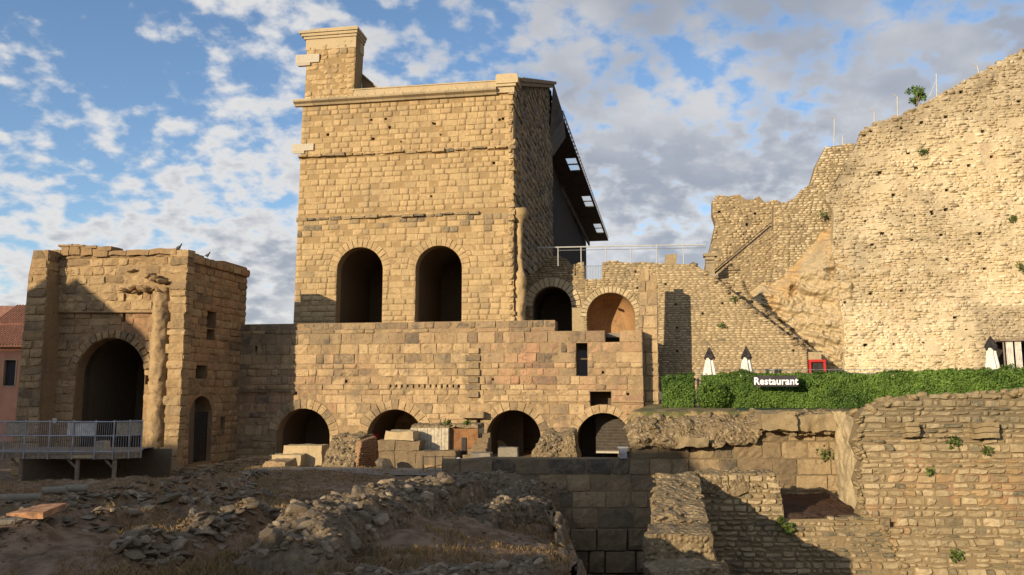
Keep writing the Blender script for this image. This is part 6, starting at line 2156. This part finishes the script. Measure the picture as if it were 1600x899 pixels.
weed('dark weed on the hill wall, left of the right edge', HW.W(*HW.uz(1581, 348), .3), 90, .6)
weed('dark weed hanging at the right edge of the hill wall', HW.W(*HW.uz(1597, 426), .3), 160, .9)
weed('grass tuft on the earth cap of the concrete channel', pl.W(*pl.uz(688, 668), -2.0), 70, .45)
weed('small grass tuft at the right of the earth cap', pl.W(*pl.uz(718, 668), -2.4), 40, .35)

# small tree and fence posts on the hill crest
p = HW.W(*HW.uz(1437, 166), -1.0)
tr = thing('small_tree', 'small dark green tree on the crest of the hill wall', 'tree', p)
for k in range(7):
    e = p + np.array([rnd.uniform(-.8, .8), rnd.uniform(-.5, .5), rnd.uniform(1.2, 2.3)])
    MB().tube(p + (0, 0, .0 + .1 * k), e, .05, 5, .02).build('limb', M['wood'], tr)
MB().tube(p + (0, 0, -.6), p + (0.1, 0, 1.6), .10, 7, .05).build('trunk', M['wood'], tr)
cl = []
for k in range(13):
    c = p + np.array([rnd.uniform(-.75, .75), rnd.uniform(-.5, .5), rnd.uniform(.5, 2.5)])
    u = rng.normal(size=(75, 3))
    u /= np.linalg.norm(u, axis=1)[:, None]
    cl.append(c + u * rng.uniform(.1, .45, (75, 1)))
cl = np.concatenate(cl)
leaves('crown', cl, rng.normal(size=(len(cl), 3)), .10, M['leaf'], tr, kind='stuff')
for (x0, y0, x1, y1, br, lb) in ((1303, 224, 1304, 186, 1, 'bent-topped metal fence post on the little tower stump'), (1317, 248, 1317, 212, 0, 'short metal post beside the iron grille on the hill'),
                                 (1403, 186, 1402, 152, 1, 'metal fence post on the crest, left of the small tree'), (1464, 150, 1463, 116, 2, 'braced metal fence post on the crest, right of the small tree'),
                                 (1530, 112, 1527, 104, 1, 'stub of a bent metal post near the top right crest'), (1366, 194, 1366, 175, 1, 'short bent post at the left end of the crest'), (1290, 252, 1290, 228, 2, 'braced white post at the left of the tower stump')):
    PH = HW.off(-.8) if x0 > 1340 else BX.off(-.3)
    a_, b_ = PH.W(*PH.uz(x0, y0 + 6), 0), PH.W(*PH.uz(x1, y1), 0)
    t = thing('fence_post', lb, 'post', a_, 'fence posts along the hill crest')
    MB().tube(a_, b_, .075, 6).build('shaft', M['whitesteel'], t)
    if br == 1:
        MB().tube(b_, b_ + (-.45, 0, .32), .06, 6).build('bent_arm', M['whitesteel'], t)
    if br == 2:
        MB().tube(a_ * .25 + b_ * .75, a_ + (-.9 if x0 > 1400 else .9, 0, .2), .05, 6).build('brace', M['whitesteel'], t)
PH = BX.off(-.2)
t = thing('iron_grille', 'small dark iron grille on the tower stump of the hill', 'grille', PH.W(*PH.uz(1328, 240), 0))
for k in range(5):
    x = 1324 + k * 2.4
    MB().tube(PH.W(*PH.uz(x, 241), 0), PH.W(*PH.uz(x, 224), 0), .03, 5).build('bar', M['iron'], t)
MB().tube(PH.W(*PH.uz(1323, 228), 0), PH.W(*PH.uz(1335, 228), 0), .03, 5).build('rail', M['iron'], t)

# boards and column drums lower left
p = gp(50, 803)
pb = Pl((p[0], p[1]), 8)
k_ = p[1] / 52
tag(MB().hexa([pb.W(*q_) for q_ in ((-1.2 * k_, p[2] - .1, .25), (1.0 * k_, p[2] - .1, .3), (1.4 * k_, p[2] + .0, -.6), (-.2 * k_, p[2] - .0, -.6), (-1.2 * k_, p[2] + .03, .25), (1.0 * k_, p[2] + .05, .3), (1.4 * k_, p[2] + .12, -.6), (-.2 * k_, p[2] + .10, -.6))]).build('board', M['orange_wood']),
    'orange-topped board lying on the slope at the left', 'board')
p = gp(8, 820)
pb = Pl((p[0], p[1]), 12)
k_ = p[1] / 62
rough_mass('stone_slab', [pb.W(c_[0] * k_, p[2] + (c_[1] - p[2]) * k_, c_[2] * k_) for c_ in ((-1.2, p[2] - .2, .3), (.75, p[2] - .2, .3), (.75, p[2] - .2, -.7), (-1.2, p[2] - .2, -.7), (-1.2, p[2] + .12, .3), (.75, p[2] + .12, .3), (.75, p[2] + .16, -.7), (-1.2, p[2] + .16, -.7))], M['grey_block'], None, (10, 6, 4), .04)
tag(bpy.data.objects['stone_slab'], 'pale flat stone slab at the left edge below the board', 'slab')
for (x, y, lb) in ((85, 772, 'fallen pale column drum below the walkway, left one'), (120, 770, 'fallen pale column drum below the walkway, right one'), (30, 783, 'long fallen column shaft at the left edge below the walkway')):
    p = gp(x, y)
    k_ = p[1] / 60
    L_ = (.8 if x > 50 else 1.5) * k_
    d_ = np.array([math.cos(.15), math.sin(.15), 0]) * L_
    tag(MB().tube(p - d_ + (0, 0, .2 * k_), p + d_ + (0, 0, .24 * k_), .30 * k_, 20, .27 * k_).build('column_drum', M['grey_block'], smooth=False), lb, 'column drum', 'fallen drums below the walkway')

# ================================================================== UNSEEN HOUSES AROUND THE VIEWER (added and sized for the shade they cast)
def shade_house(label, c, L, D, hw_, hr, ang):
    pl = Pl(c, ang)
    t = thing('shade_house', label, 'house', pl.W(0, 1, 0), 'unseen houses added for their shade')
    MB().pbox(pl, -L / 2, L / 2, 1, hw_, -D / 2, D / 2).build('wall', M['pink_wall'], t)
    rf = MB()
    rf.add([pl.W(-L / 2 - .4, hw_ + .003, D / 2 + .4), pl.W(L / 2 + .4, hw_ + .003, D / 2 + .4), pl.W(L / 2 + .4, hw_ + .003, -D / 2 - .4), pl.W(-L / 2 - .4, hw_ + .003, -D / 2 - .4), pl.W(-L / 2 - .4, hr, 0), pl.W(L / 2 + .4, hr, 0)],
           [(0, 1, 2, 3), (0, 1, 5, 4), (2, 3, 4, 5), (1, 2, 5), (3, 0, 4)])
    rf.build('roof', M['tile'], t)
    for k in range(int(L / 4)):
        u = -L / 2 + 2 + k * 4
        for z in (4.0, 8.0):
            if z + 2 < hw_:
                MB().pbox(pl, u - .5, u + .5, z, z + 1.6, D / 2 + .003, D / 2 + .06).build('window', M['window_dark'], t)
    return t
SHADE_HOUSES = [
    ('long unseen house behind the viewpoint, with low tiled roof, sized to shade the foreground', (-63, -12), 42, 9, 18.5, 21.5, 0),
    ('tall unseen house behind the viewpoint, left of the long one, sized to shade the walkway', (-103, -12), 34, 9, 22.8, 26.0, 0),
    ('unseen house far left of the view, taller than its neighbours, added to shade the pink house', (-114, 30), 40, 10, 27, 31, 0),
    ('narrow unseen house behind the viewpoint, right of the long one, sized to shade the slope', (-35.5, -12), 12, 9, 11.4, 13.3, 0),
    ('small low unseen house behind the viewpoint, at the right end of its row, added to shade the grass', (-22.7, -12), 13, 8, 11.2, 12.9, 0),
    ('tall unseen gabled house left of the view, shaped to cast the diagonal on the pavilion', (-75, 30), 12, 11, 23.6, 28.2, 50),
]
for s_ in SHADE_HOUSES:
    shade_house(*s_)
